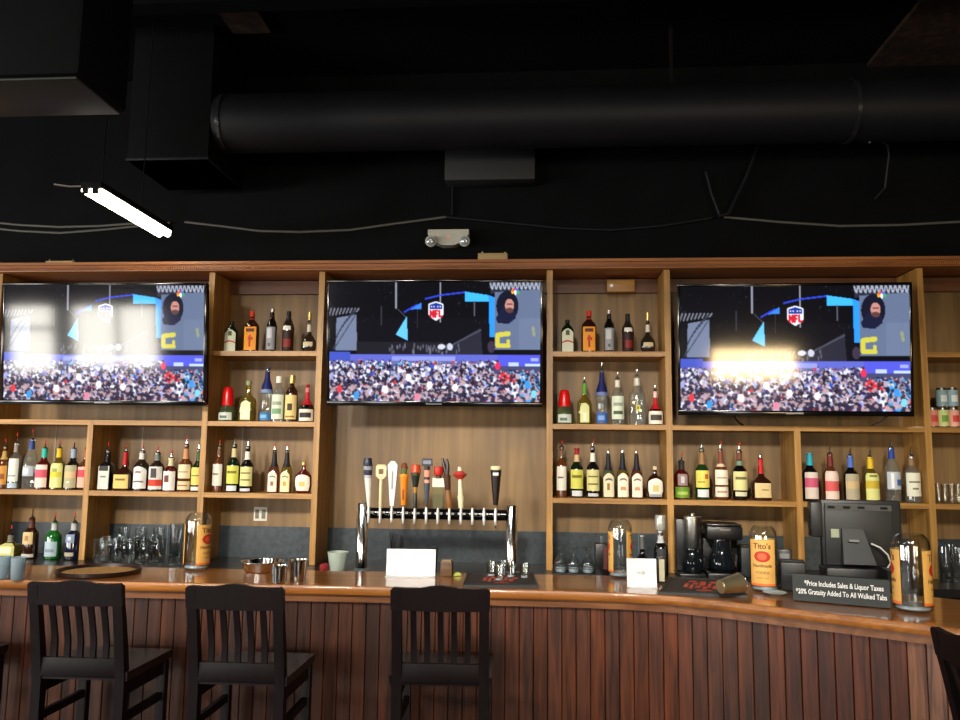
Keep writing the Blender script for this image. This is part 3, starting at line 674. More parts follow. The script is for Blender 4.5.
bottle('squat bottle with red wax neck and yellow label', L2, 123.6, 491, 452.5, 18, 'squat', 'brown', [(.06, .42, .84, (216, 190, 110), [(.2, .6, .8, .68, (120, 90, 40))])], [(.66, 1.0, (186, 18, 30))], pour=(.045, SHOT), **k)
bottle('clear rum bottle with white arched label', L2, 140.2, 491, 451.5, 14.4, 'std', 'smoke', [(.06, .62, 68, (226, 228, 222), [(.3, .7, .7, .8, (150, 40, 40)), (.2, .3, .8, .36, (110, 110, 116))])], [(.80, .96, (226, 216, 206))], pour=(.045, SHOT), arch=True, **k)
bottle('bottle with white label crossed by a red band', L2, 155.6, 491.2, 453, 14.6, 'std', 'smoke', [(.05, .64, 70, (222, 218, 210), [(0, .12, 1, .4, (206, 64, 46)), (.3, .5, .65, .92, (70, 64, 64))])], [(.8, .95, (110, 120, 116))], pour=(.035, SHOT), **k)
bottle('short dark red bottle with cream cap and white label', L2, 169.6, 491.5, 458, 13.2, 'std', 'red', [(.03, .60, 66, (228, 226, 220), [(.25, .4, .6, .8, (110, 60, 60))])], [(.76, 1.0, (214, 206, 166))], pour=(.045, SHOT), **k)
bottle('tall amber bottle with cream labels', L2, 184.2, 491.6, 445, 13.4, 'long', 'amberd', [(.28, .58, 68, (220, 208, 172), [(.2, .4, .8, .5, (150, 110, 70))]), (.04, .22, 68, (216, 200, 160), [(.2, .4, .8, .6, (150, 96, 60))])], [(.70, .92, (196, 140, 96))], pour=(.05, SHOT), **k)
bottle('last green bottle with yellow label', L2, 197, 491.6, 450, 12.6, 'long', 'dgreen', [(.16, .58, 68, (214, 200, 104), [(.2, .5, .8, .6, (130, 110, 40))]), (.03, .12, 50, (214, 214, 206), [])], [(.76, .95, (60, 86, 50))], pour=(.045, None), **k)
# under the right television
R1, R2 = 'under right television, left of short divider', 'under right television, right of short divider'
bottle('smoky bottle with black top and green label', R1, 682, 499, 461, 14.6, 'std', 'red', [(.04, .32, 70, (110, 150, 50), [(.2, .3, .8, .6, (170, 196, 90))]), (.36, .66, 40, (150, 130, 130), [(.3, .2, .7, .8, (206, 200, 200))])], [(.78, 1.0, (40, 36, 36))], pour=(.045, SHOT), **k)
bottle('green whiskey bottle with yellow label', R1, 702.6, 499.5, 449.5, 14, 'long', 'green', [(.24, .58, 70, (222, 206, 96), [(.62, .5, .85, .75, (180, 90, 40)), (.2, .3, .6, .36, (150, 130, 60))]), (.05, .20, 50, (214, 216, 214), [])], [(.70, .94, (150, 112, 70))], pour=(.045, None), **k)
bottle('reddish amber bottle with two white labels', R1, 721.5, 499.8, 450, 13.4, 'long', 'amberd', [(.30, .60, 68, (226, 216, 196), [(.2, .4, .8, .5, (150, 96, 70))]), (.06, .26, 68, (226, 216, 196), [(.2, .4, .8, .6, (170, 110, 80))])], [(.66, .72, (216, 196, 160)), (.72, .98, (120, 66, 44))], pour=(.045, SHOT), **k)
bottle('nearly black bottle with pale yellow label', R1, 740.3, 500.2, 451, 14.4, 'long', 'black', [(.20, .58, 70, (214, 206, 140), [(.2, .6, .8, .7, (110, 100, 60))]), (.08, .17, 50, (206, 204, 170), [])], [(.70, .80, (110, 130, 104)), (.82, .96, (110, 60, 40))], pour=(.045, SHOT), **k)
bottle('squat bottle with red wax neck and tan label', R1, 761.5, 500.6, 459, 18.6, 'squat', 'brown', [(.07, .42, .84, (214, 190, 136), [(.45, .5, .8, .54, (110, 80, 50)), (.45, .35, .8, .38, (110, 80, 50))])], [(.64, 1.0, (190, 26, 28))], pour=(.035, None), **k)
bottle('dark bottle with teal neck and pink-white label', R2, 811, 502, 453, 15, 'long', 'black', [(.05, .60, 58, (222, 208, 196), [(0, .4, 1, .82, (206, 90, 124))])], [(.74, 1.0, (40, 170, 190))], Y=5.09, **k)
bottle('clear brownish bottle with dark red neck', R2, 831.6, 502.4, 454, 14.8, 'long', 'pink', [(.05, .64, 60, (230, 206, 190), [(0, .3, 1, .66, (214, 92, 90))])], [(.74, 1.0, (110, 40, 30))], pour=(.045, None), **k)
bottle('black bottle with blue neck and beige label', R2, 852, 502.8, 455.5, 15, 'long', 'black', [(.05, .60, 60, (176, 166, 138), [(0, .4, 1, .7, (206, 180, 130))])], [(.74, 1.0, (76, 110, 190))], pour=(.045, None), **k)
bottle('pale yellow bottle with yellow neck and greenish label', R2, 872, 503.2, 457, 14.8, 'long', 'yellow', [(.05, .64, 60, (222, 222, 140), [(0, .42, 1, .68, (206, 176, 50)), (.25, .85, .75, .95, (110, 120, 60))])], [(.74, 1.0, (226, 190, 30))], pour=(.045, None), **k)
bottle('clear vodka bottle with blue cap and silver-blue label', R2, 893.7, 503.6, 448, 15, 'tall', 'clear', [(.24, .56, 62, (190, 198, 206), [(.25, .1, .45, .95, (240, 242, 244)), (.55, .2, 1, .6, (66, 96, 160))])], [(.80, .99, (36, 66, 150))], pour=(.05, None), **k)
bottle('last clear bottle with tall white label', R2, 913.4, 504, 456, 14.8, 'std', 'clear', [(.14, .64, 68, (230, 228, 206), [(.2, .6, .8, .66, (120, 116, 100)), (.3, .3, .7, .36, (120, 116, 100))])], [(.80, .95, (140, 110, 80))], pour=(.06, None), **k)
# bottles standing on the back counter at the left end
k = dict(group='bottles on the counter at the left end', z=ZK)
LC = 'on the back counter at the left end'
bottle('squat bottle with wide pale yellow label', LC, 9.5, 558, 535, 19, 'patron', 'yellow', [(.05, .66, .86, (206, 200, 130), [(.2, .3, .8, .7, (226, 222, 190))])], [(.70, 1, (110, 104, 90))], pour=(.055, SHOT), Y=5.02, **k)
bottle('dark brown bottle with round cream label', LC, 29.3, 558.5, 518, 14.4, 'std', 'brown', [(.36, .66, 46, (206, 180, 130), [(.3, .3, .7, .7, (170, 120, 80))]), (.04, .12, 60, (196, 190, 180), [])], [(.76, .98, (84, 44, 34))], pour=(.06, None), Y=5.02, **k)
bottle('bright green gin bottle with pale blue label', LC, 52.2, 560, 522, 15, 'std', 'gin', [(.08, .48, 56, (166, 186, 196), [(.2, .3, .8, .5, (120, 140, 150))])], [(.78, .98, (176, 180, 176))], pour=(.05, SHOT), Y=5.02, **k)
bottle('dark blue bottle with round silver emblem', LC, 72, 561, 522, 15.4, 'std', 'navy', [(.46, .68, 36, (126, 140, 166), [(.3, .3, .7, .7, (196, 204, 214))]), (.1, .2, 36, (170, 160, 130), [])], [(.78, .98, (170, 172, 170))], pour=(.05, SHOT), Y=5.02, **k)
#PART2
# ------------------------------------------------------------------ bar stools
def make_stool(label):
    t = thing('bar_stool', label, 'stool', (0, 0, 0), 0, 'wooden bar stools along the bar')
    h = .20
    for s in (-1, 1):
        x0, x1 = (s*h, s*(h-.04)); x0, x1 = min(x0, x1), max(x0, x1)
        MB().sweep(x0, x1, [(-.165, 0, .036), (-.175, .45, .04), (-.175, .74, .045), (-.195, .86, .042), (-.225, 1.0, .036), (-.25, 1.10, .03), (-.258, 1.135, .026)]).build('rear_post', STOOL, t)
        xf0, xf1 = sorted((s*(h+.005), s*(h-.035)))
        MB().box(xf0, xf1, .165, .205, 0, .735, bev=.004).build('leg', STOOL, t)
        xs0, xs1 = sorted((s*(h-.006), s*(h-.03)))
        MB().box(xs0, xs1, -.16, .166, .565, .60, bev=.003).build('side_stretcher', STOOL, t)
        MB().box(xs0, xs1, -.155, .166, .20, .235, bev=.003).build('side_stretcher', STOOL, t)
    MB().box(-h+.036, h-.036, .172, .198, .30, .335, bev=.003).build('foot_rail', STOOL, t)
    MB().box(-h+.036, h-.036, -.175, -.155, .30, .33, bev=.003).build('foot_rail', STOOL, t)
    # seat: slightly dished slab on an apron
    st = MB(); nx = 10; vs = []; fs = []
    for j in range(nx+1):
        for i in range(nx+1):
            u, v = i/nx*2-1, j/nx*2-1
            x = u*(h+.012); y = .01+v*.205
            d = .014*max(0, 1-u*u)*max(0, 1-v*v)
            vs.append((x, y, .785-d-(.006 if abs(u) == 1 or abs(v) == 1 else 0)))
    m_ = len(vs)
    for j in range(nx+1):
        for i in range(nx+1):
            x, y, z = vs[j*(nx+1)+i]; vs.append((x*.99, y*.99, .742))
    W1 = nx+1
    for j in range(nx):
        for i in range(nx):
            q = (j*W1+i, j*W1+i+1, (j+1)*W1+i+1, (j+1)*W1+i); fs.append(q); fs.append(tuple(m_+a for a in reversed(q)))
    for i in range(nx):
        fs.append((i, m_+i, m_+i+1, i+1)); b0 = nx*W1+i; fs.append((b0, b0+1, m_+b0+1, m_+b0))
        fs.append((i*W1, (i+1)*W1, m_+(i+1)*W1, m_+i*W1)); c0 = i*W1+nx; fs.append((c0, m_+c0, m_+c0+W1, c0+W1))
    st.add(vs, fs).build('seat', wood('stool_seat_wood', (14, 8, 9), (22, 14, 15), 0, .3, .2, 24), t)
    ap = MB().box(-h+.035, h-.035, .17, .195, .68, .74)
    for s in (-1, 1): a, b = sorted((s*(h-.004), s*(h-.03))); ap.box(a, b, -.16, .166, .68, .74)
    ap.build('apron', STOOL, t)
    MB().box(-h+.038, h-.038, -.203, -.177, .752, .832, bev=.005).build('lower_rail', STOOL, t)
    # crest rail with a soft hump
    top = [(-h-.004, 1.135), (-h+.01, 1.146), (-.14, 1.143), (-.08, 1.144), (-.04, 1.152), (0, 1.156), (.04, 1.152), (.08, 1.144), (.14, 1.143), (h-.01, 1.146), (h+.004, 1.135)]
    bot = [(h+.004, 1.055), (.10, 1.050), (0, 1.048), (-.10, 1.050), (-h-.004, 1.055)]
    cr = MB().prism(top+bot, -.0125, .0125)
    cr.v = [(x, -.243+y-(z-1.05)*.16, z) for x, y, z in cr.v]
    cr.build('crest_rail', STOOL, t)
    for k_ in range(5):
        x = -.112+k_*.056
        MB().sweep(x-.012, x+.012, [(-.19, .83, .014), (-.192, .90, .013), (-.212, .98, .012), (-.235, 1.052, .012)]).build('slat', STOOL, t)
    return t
st = make_stool('dark wooden slat-back bar stool in front of the round tray on the bar')
def sroot(x): p = P(x, 600, 3.28); return (p.x, 3.515, 0)
st.location = sroot(78)
dup(st, sroot(236.5), 0, 'dark wooden slat-back bar stool in front of the chrome pans')
q_ = sroot(436); dup(st, (q_[0], 3.60, 0), R(2), 'dark wooden slat-back bar stool in front of the beer taps')
a_ = sroot(78); b_ = sroot(236.5)
dup(st, (a_[0]-.80, 3.515, 0), 0, 'bar stool cut off by the left edge, only a leg showing')
dup(st, (1.545, 2.62, 0), R(-90), 'bar stool seen from its side at the bend of the bar')

# ------------------------------------------------------------------ beer taps
YT = 4.74; pxm = YT/800
xl = P(362.5, 520, YT).x; xr = P(511.5, 520, YT).x; zt = P(437, 504, YT).z
TT = thing('beer_tap_tower', 'wide chrome beer tap tower with twelve faucets and assorted handles', 'beer tap', ((xl+xr)/2, YT, ZK), 0)
def lt(x): return x-(xl+xr)/2
ztl = zt-ZK
for x in (xl, xr):
    MB().lathe([(.033, .012), (.033, ztl-.006), (.029, ztl)], 24, c=(lt(x), 0)).build('column', CHROME, TT)
    MB().lathe([(.052, 0), (.054, .012), (.046, .022), (.034, .026)], 24, c=(lt(x), 0)).build('column_flange', plain('pale_steel', (160, 184, 190), .3, .8), TT)
zr0, zr1 = P(437, 519.5, YT).z-ZK, P(437, 508.5, YT).z-ZK
rl = MB(); rl.tube([(lt(xl)+.03, 0, (zr0+zr1)/2), (lt(xr)-.03, 0, (zr0+zr1)/2)], (zr1-zr0)/2, 16)
rl.build('rail', plain('black_chrome', (26, 26, 28), .1, .6), TT)
def S(*a): return a
HND = [
 [S(458,466,7,8.4,(40,44,66),'r'), S(466,470,8.2,8.2,(150,154,166),'r'), S(470,475,8,7.4,(46,50,72),'r'), S(475,478,7.2,7,(190,192,200),'r'), S(478,507,6.8,2.8,(226,224,220),'r')],
 [S(464.5,466.5,7,9,(216,200,150),'b'), S(466.5,476,9.4,9.4,(224,212,170),'b'), S(469,474,4,4,(110,84,46),'e'), S(476,479,9,4,(214,204,164),'b'), S(479,508,3.2,3.2,(216,206,164),'r')],
 [S(461,465,3,8.6,(236,232,224),'b'), S(465,506,8.8,3.4,(236,234,230),'b'), S(471,489,1.6,1.4,(150,146,142),'e')],
 [S(463,468,4,6.5,(120,60,34),'r'), S(468,474,6,4.5,(96,110,60),'r'), S(474,477,8,8.4,(240,146,24),'r'), S(477,505,7.4,4.6,(234,132,16),'r'), S(481,500,1.6,1.4,(120,60,16),'e')],
 [S(464.5,472.5,7,10,(196,74,36),'r'), S(472.5,476,8,8,(60,60,36),'r'), S(476,487,7.6,4.6,(28,38,34),'r'), S(487,493,4,3,(176,130,60),'r'), S(493,508,3,4.4,(32,40,32),'r')],
 [S(458.5,466,8.6,9.6,(34,36,56),'b'), S(460.5,464,7,7,(130,134,150),'e'), S(466,470,5,5,(44,34,36),'r'), S(470,477,5.6,5.6,(222,150,130),'r'), S(477,479.5,5,5,(44,44,52),'r'), S(479.5,483,5,5,(220,160,140),'r'), S(483,504,5.6,2.6,(66,76,86),'r')],
 [S(466.5,475,8.4,8,(186,38,28),'r'), S(475,478,5,6,(60,46,34),'r'), S(478,487,10.4,10.4,(226,224,200),'b'), S(487,494,8,8.8,(104,96,50),'b'), S(494,508,9,8.6,(86,82,44),'b')],
 [S(458,476,2.6,4.6,(44,28,26),'t'), S(475,490,7,5,(74,44,24),'r'), S(490,508,5,6.4,(126,80,32),'r')],
 [S(466.8,471,3,3.8,(230,222,190),'r'), S(471,474.5,6,12.6,(196,66,56),'r'), S(474.5,479,12.6,6,(190,60,52),'r'), S(479,496,3,4.6,(226,216,180),'r'), S(496,508,5.6,4.2,(222,210,170),'r')],
 None, None,
 [S(466,469.8,9.6,9.6,(226,212,170),'r'), S(469.8,505,9.6,4.4,(30,20,20),'r'), S(472.5,475.5,5,5,(206,206,206),'e')],
]
FX = [371.3+11.365*i for i in range(12)]
for i, fx in enumerate(FX):
    x = lt(P(fx, 514, YT).x); zc = (zr0+zr1)/2
    f = MB()
    f.tube([(x, -.02, zc+.005), (x, -.075, zc+.005)], .009, 10)
    f.tube([(x-.022, -.040, zc+.006), (x+.022, -.040, zc+.006)], .0075, 10)
    f.tube([(x, -.075, zc-.035), (x, -.075, zc+.03)], [.0085, .0085], 10)
    f.tube([(x, -.075, zc-.03), (x, -.088, zc-.052)], [.008, .006], 10)
    f.tube([(x, -.075, zc+.03), (x, -.075, zr1+.012)], [.006, .005], 8)
    fo = f.build('faucet', plain('faucet_steel', (235, 235, 232), .38, .8), TT)
    hd = HND[i]
    if i == 11:
        MB().tube([(x, -.079, zc-.07), (x, -.077, zc-.03)], [.004, .007], 8).build('black_spout', BLACK, fo)
    if not hd: continue
    cols = []; mb = MB(); Yh = YT-.075; q = Yh/800
    ybase = 508
    z_of = lambda y: P(fx, y, Yh).z-ZK
    lean = {0: -.014, 7: -.030, 8: -.012}.get(i, 0)
    zb = z_of(508); ztop = z_of(hd[0][0])
    for (y0, y1, w0, w1, c, kd) in hd:
        if c not in cols: cols.append(c)
        mi = cols.index(c); za, zb_ = z_of(y1), z_of(y0); r0, r1 = w1*q*.57, w0*q*.57
        cx = 0
        if kd == 'r': mb.lathe([(r0*.96, za-.0005), (r0, za+.002), ((r0+r1)/2, (za+zb_)/2), (r1, zb_-.002), (r1*.9, zb_)], 16, mi, c=(x, -.075))
        elif kd == 'b': mb.hexa([(x-r0, -.082, za), (x+r0, -.082, za), (x+r0, -.068, za), (x-r0, -.068, za), (x-r1, -.082, zb_), (x+r1, -.082, zb_), (x+r1, -.068, zb_), (x-r1, -.068, zb_)], mi)
        elif kd == 'e':
            dd = .075+(.0085 if i in (1, 2, 5) else max(w0, w1)*q/2*1.0+.014*(i == 3)+.017*(i == 11))
            mb.box(x-r0, x+r0, -dd-.0015, -dd+.006, za, zb_, mi)
        elif kd == 't':
            for s in (-1, 1): mb.tube([(x, -.075, za), (x+s*.010, -.075, (za+zb_)/2), (x+s*.013-.004, -.075, zb_-(.004 if s > 0 else 0))], [r0*.9, r0*.8, r1*.7], 10, mi)
    mb.v = [(vx+lean*max(0, (vz-zb)/(ztop-zb)), vy, vz) for vx, vy, vz in mb.v]
    mb.build('tap_handle', [plain('handle_%02x%02x%02x' % c, c, .35) for c in cols], fo)

# ------------------------------------------------------------------ things on the bar
def stand_card(label, x0, x1, ytop, ybase, flap, mark=False):
    a = PZ(x0, ybase, ZBAR); b = PZ(x1, ybase, ZBAR); Yc = (a.y+b.y)/2; w = b.x-a.x
    h = P((x0+x1)/2, ytop, Yc).z-ZBAR
    t = thing('table_card', label, 'card', ((a.x+b.x)/2, Yc, ZBAR+.0006), math.atan2(b.y-a.y, b.x-a.x)*.4)
    MB().hexa([(-w/2, 0, 0), (w/2, 0, 0), (w/2, .003, 0), (-w/2, .003, 0), (-w/2, .012, h), (w/2, .012, h), (w/2, .015, h), (-w/2, .015, h)]).build('upright_sheet', WHITE, t)
    MB().box(-w/2, w/2, -flap, -.002, 0, .002).build('base_sheet', WHITE, t)
    if mark:
        m_ = MB().lathe([(.010, 0), (.010, .0004)], 12); m_.box(-.03, -.012, -.004, .004, 0, .0004)
        o = m_.build('faint_mark', plain('faint_grey', (196, 198, 190), .6), t); o.rotation_euler = (R(90)-math.atan(.012/h), 0, 0); o.location = (.008, .0055, h*.5)
    return t
stand_card('blank white card standing on the bar in front of the taps', 385.5, 435.5, 549.5, 576, .06)
stand_card('small white card with a faint grey mark beside the clear jar bottle', 627.3, 656.8, 559, 587.5, .035, True)
# clear jar bottles with an orange-yellow label
LBL = plain('label_amber', (222, 170, 88), .5); LRED = plain('label_red', (186, 40, 22), .5); LORG = plain('label_orange', (230, 110, 40), .5); LBRN = plain('label_brown', (96, 52, 20), .5)
def vodka_jar(label, xc, w, ytop, ybase, ang):
    p = PZ(xc, ybase, ZBAR); s = (p-Vector((0, 0, EYE))).dot(fwd)/FPX; W = w*s; r = W/2
    H = P(xc, ytop, p.y).z-ZBAR
    face = math.atan2(p.x, p.y)
    t = thing('vodka_bottle', label, 'bottle', (p.x, p.y, ZBAR+.0006), -face+R(ang), 'big clear jar bottles along the bar')
    MB().lathe([(r*.80, 0), (r*.97, .008), (r, .02), (r, H*.86), (r*.95, H*.925), (r*.80, H*.975), (r*.70, H), (r*.66, H), (r*.76, H*.968), (r*.91, H*.92), (r*.96, H*.86), (r*.96, .03), (r*.9, .022)], 40, cap1=True).build('glass_body', GLASSW, t, smooth=50)
    MB().lathe([(r*.79, .009), (r*.88, .013), (r*.88, .026)], 32).build('base_or_glint', plain('base_glass', (176, 190, 198), .08, .3), t)
    rr = r+.0012; hw = 57; z0, z1 = H*.10, H*.80
    def patch(name, a0, a1, za, zb, m_, dr=0.0):
        mb = MB(); n = 16; vs = []
        for j in range(2):
            for i in range(n+1):
                a = R(a0+(a1-a0)*i/n); vs.append(((rr+dr)*math.sin(a), -(rr+dr)*math.cos(a), (za, zb)[j]))
        mb.add(vs, [(i, i+1, n+2+i, n+1+i) for i in range(n)]); return mb.build(name, m_, None, smooth=60, fixn=False)
    lb = patch('label', -hw, hw, z0, z1, LBL); lb.parent = t
    o = patch('label_band', -hw, hw, z0, z0+H*.035, LORG, .0004); o.parent = lb
    mb = MB(); vs = [(0, 0, 0)]; n = 24; ra = .62*r; rb = H*.085; zc = H*.545
    def cp(dx, dz, d): a = dx/rr; return ((rr+d)*math.sin(a), -(rr+d)*math.cos(a), zc+dz)
    for (k1, k2, m_, nm, dd) in ((1, 1, LRED, 'red_seal', .0005), (.55, .62, plain('seal_orange', (222, 96, 50), .5), 'seal_centre', .0009)):
        g = MB(); vv = []
        for j in range(7):
            for i in range(13):
                u = i/12*2-1; hh = math.sqrt(max(0, 1-u*u))*(j/6*2-1); vv.append(cp(u*ra*k1, hh*rb*k2, dd))
        g.add(vv, [(j*13+i, j*13+i+1, (j+1)*13+i+1, (j+1)*13+i) for j in range(6) for i in range(12)])
        o = g.build(nm, m_, lb, smooth=60, fixn=False)
    def curved(body, size, zz, wid, bold):
        o = text_mesh('lettering', body, size, LBRN, lb, (0, 0, 0), (0, 0, 0), bold, 'CENTER', 0)
        me = o.data; xs = [v.co.x for v in me.vertices]; k_ = wid/(max(xs)-min(xs)); xm = (max(xs)+min(xs))/2
        for v in me.vertices:
            a = (v.co.x-xm)*k_/rr; y = v.co.y*k_; v.co = ((rr+.0009)*math.sin(a), -(rr+.0009)*math.cos(a), zz+y)
        return o
    curved("Tito's", .03, H*.70, r*1.30, .0007)
    curved("Handmade", .02, H*.405, r*1.4, .0004)
    curved("VODKA", .02, H*.30, r*1.0, .0)
    curved("AUSTIN TEXAS", .02, H*.22, r*.9, .0)
    l2 = lb.copy(); C.objects.link(l2); l2.rotation_euler.z = math.pi      # the label on the other side
    for ch in list(lb.children): c2 = ch.copy(); C.objects.link(c2); c2.parent = l2
    return t
vodka_jar('big clear jar bottle with amber label standing behind the second stool', 196, 25, 513, 569.5, 54)
vodka_jar('big clear jar bottle showing its unlabelled side, beside small white card', 620.5, 23.5, 520, 577, 88)
vodka_jar('big clear jar bottle with amber label facing front, beside the price sign', 764.5, 26.5, 526, 591, -6)
vodka_jar('big clear jar bottle at right end of the price sign, unlabelled side showing', 913.5, 36, 534, 611, 90)
# round tray
p = PZ(99, 573, ZBAR); t = thing('round_tray', 'round brown serving tray with a tan cork centre on the bar', 'tray', (p.x, p.y, ZBAR+.0005))
MB().lathe([(.18, 0), (.2, .004), (.203, .022), (.197, .022), (.19, .006)], 48).build('rim', plain('tray_brown', (40, 24, 20), .35), t)
MB().lathe([(.172, .0065), (.172, .009)], 48).build('cork_centre', plain('cork', (168, 126, 70), .7, noise=.2, nscale=80), t)
# tumblers and pans at left
def cup(name, label, cat, p, r0, r1, h, m_, grp=None, lip=None):
    t = thing(name, label, cat, (p.x, p.y, p.z+.0006), 0, grp)
    MB().lathe([(r0*.92, 0), (r0, .003), (r1, h), (r1*.93, h), (r0*.9, .008)], 28).build('body', m_, t)
    if lip: MB().lathe([(r1*1.0, h-.004), (r1*1.06, h-.002), (r1*1.06, h+.002), (r1*.96, h+.002), (r1*.94, h-.004)], 28, cap0=False, cap1=False).build('rolled_rim', lip, t)
    return t
BLU = glass('pale_blue_glass', (215, 232, 240), .5, .04, .3)
cup('tumbler', 'pale blue tumbler cut by the left edge of the picture', 'tumbler', PZ(2.5, 579, ZBAR), .028, .031, .107, BLU)
cup('tumbler', 'pale blue-grey tumbler on the bar, left of the round tray', 'tumbler', PZ(17, 580, ZBAR), .028, .033, .107, BLU)
cup('steel_pan', 'wide shallow chrome pan behind the chrome cups', 'pan', PZ(262, 571, ZBAR), .09, .105, .05, CHROME, None, CHROME)
cup('steel_cup', 'shiny chrome cup on the bar, left one of the pair', 'cup', PZ(278.5, 583, ZBAR), .036, .042, .08, CHROME, None, CHROME)
cup('steel_cup', 'shiny chrome cup on the bar, right one of the pair', 'cup', PZ(297.5, 581, ZBAR), .038, .046, .10, CHROME, None, CHROME)
# bowls and apple on the back counter
pb = P(338, 560, 4.68); pb.z = ZK
cup('bowl', 'pale grey-green plastic bowl at the foot of the tap tower', 'bowl', pb, .042, .062, .122, plain('bowl_green', (176, 190, 176), .5))
pa_ = P(324.5, 561, 4.66); r = .028
t = thing('apple', 'red apple beside the pale bowl', 'apple', (pa_.x, pa_.y, ZK+.0005))
MB().lathe([(r*.5, .002), (r*.9, .012), (r*1.02, .03), (r*.95, .046), (r*.6, .056), (r*.2, .052), (.001, .046)], 20).build('fruit', plain('apple_red', (150, 34, 40), .35), t)
MB().tube([(0, 0, .046), (.003, 0, .064)], .0018, 6).build('stem', plain('stem_brown', (70, 46, 30), .6), t)
# straws behind the card
p = PZ(395, 573, ZBAR); t = cup('straw_cup', 'black cup full of short black straws behind the blank card', 'cup', p, .032, .040, .12, BLACK)
rs_ = random.Random(2)
for k_ in range(22):
    a = rs_.uniform(0, 6.28); q = rs_.uniform(.2, 1); x0, y0 = .02*q*math.cos(a), .02*q*math.sin(a)
    MB().tube([(x0*.8, y0*.8, .02), (x0*2.6, y0*2.0, .175+rs_.uniform(-.012, .03))], .0028, 6).build('straw', BLACK, t)
cup('tumbler', 'dark tumbler peeking above the blank white card', 'tumbler', PZ(431, 573, ZBAR), .030, .036, .135, plain('dark_tumbler', (46, 54, 58), .15))
p = PZ(446, 577, ZBAR); t = thing('napkin_box', 'small brown wooden box right of the blank white card', 'box', (p.x, p.y+.03, ZBAR+.0005))
MB().box(-.03, .03, -.03, .03, 0, .075, bev=.004).build('body', wood('box_wood', (70, 46, 26), (106, 74, 42), 0, .5), t)
MB().box(-.024, .024, -.024, .024, .0755, .082).build('napkins', plain('napkin_tan', (150, 126, 90), .8), t)
p = PZ(457, 576, ZBAR); t = thing('lime_wedge', 'small yellow-green citrus wedge next to the brown box', 'fruit', (p.x, p.y, ZBAR+.0005), R(20))
MB().prism([(-.024, 0), (.024, 0), (.021, .01), (.012, .019), (0, .022), (-.012, .019), (-.021, .01)], -.011, .011).build('rind', plain('lime', (120, 136, 50), .4), t)
MB().prism([(-.019, .003), (.019, .003), (.016, .010), (.009, .016), (0, .018), (-.009, .016), (-.016, .010)], -.0125, -.0112).build('flesh', plain('lime_flesh', (190, 196, 110), .4), t)
# bar mats
def barmat(label, q, reds):
    pts = [PZ(x, y, ZBAR) for x, y in q]; c = sum(pts, Vector())/4
    t = thing('bar_mat', label, 'bar mat', (c.x, c.y, ZBAR+.0005))
    L = [(p_.x-c.x, p_.y-c.y) for p_ in pts]
    MB().hexa([(*l, 0) for l in L]+[(l[0]*.985, l[1]*.985, .011) for l in L]).build('rubber_sheet', RUBBER, t)
    def uv(u, v, z): a = Vector(L[0]).lerp(Vector(L[1]), u); b = Vector(L[3]).lerp(Vector(L[2]), u); r_ = a.lerp(b, v); return (r_.x, r_.y, z)
    rim = MB()
    for (u0, v0, u1, v1) in ((.02, .03, .98, .09), (.02, .91, .98, .97), (.02, .09, .05, .91), (.95, .09, .98, .91)):
        rim.hexa([uv(u0, v0, .0112), uv(u1, v0, .0112), uv(u1, v1, .0112), uv(u0, v1, .0112), uv(u0, v0, .016), uv(u1, v0, .016), uv(u1, v1, .016), uv(u0, v1, .016)])
    rim.build('raised_edge', RUBBER, t)
    rp = MB()
    for (u0, v0, u1, v1) in reds*1: rp.hexa([uv(u0, v0, .0113), uv(u1, v0, .0113), uv(u1+.01, v1, .0113), uv(u0+.01, v1, .0113), uv(u0, v0, .0122), uv(u1, v0, .0122), uv(u1+.01, v1, .0122), uv(u0+.01, v1, .0122)])
    rp.build('red_print', plain('mat_red', (196, 66, 40), .5), t)
    return c
reds = [(.26, .36, .31, .60), (.33, .28, .37, .52), (.36, .56, .43, .66), (.40, .34, .46, .46), (.45, .50, .52, .74), (.49, .26, .54, .42), (.55, .38, .59, .62), (.58, .66, .66, .76), (.61, .30, .67, .48), (.67, .50, .74, .62), (.30, .70, .40, .78), (.42, .16, .60, .21)]
barmat('black rubber bar mat with red print under the shot glasses', ((462, 587.5), (539, 588), (534, 575.5), (466, 575.5)), reds)
barmat('black rubber bar mat with red print in front of the coffee makers', ((658, 594.5), (748, 598), (741, 582), (668, 579.5)), reds)
sgl = thing('shot_glass', 'small clear shot glass on the bar mat by the tap tower', 'shot glass', (0, 0, 0), 0, 'shot glasses on the bar mat')
MB().lathe([(.019, 0), (.020, .004), (.026, .072), (.0235, .072), (.018, .014)], 20).build('glass_body', GLASSW, sgl)
MB().lathe([(.0178, .004), (.0178, .013)], 16).build('base_or_glint', plain('base_glass', (176, 190, 198), .08, .3), sgl)
for i, (x, y) in enumerate(((491, 579), (502, 578), (511, 580), (499, 583.5), (524.5, 581))):
    p = PZ(x, y, ZBAR); L = (p.x, p.y, ZBAR+.0135)
    if i == 0: sgl.location = L
    else: dup(sgl, L, 0)
# shaker tin lying on the right mat
p = PZ(732, 588, ZBAR+.05); t = thing('shaker_tin', 'steel shaker tin lying on its side on the right bar mat', 'shaker', (p.x, p.y+.02, ZBAR+.062))
t.rotation_euler = (0, R(83), R(28))
MB().lathe([(.028, -.06), (.030, -.058), (.043, .055), (.041, .055), (.027, -.05)], 32).build('body', plain('warm_steel', (206, 192, 150), .32, .9), t)
MB().lathe([(.043, .052), (.0445, .054), (.0445, .057), (.042, .057)], 32, cap0=False, cap1=False).build('rim', CHROME, t)
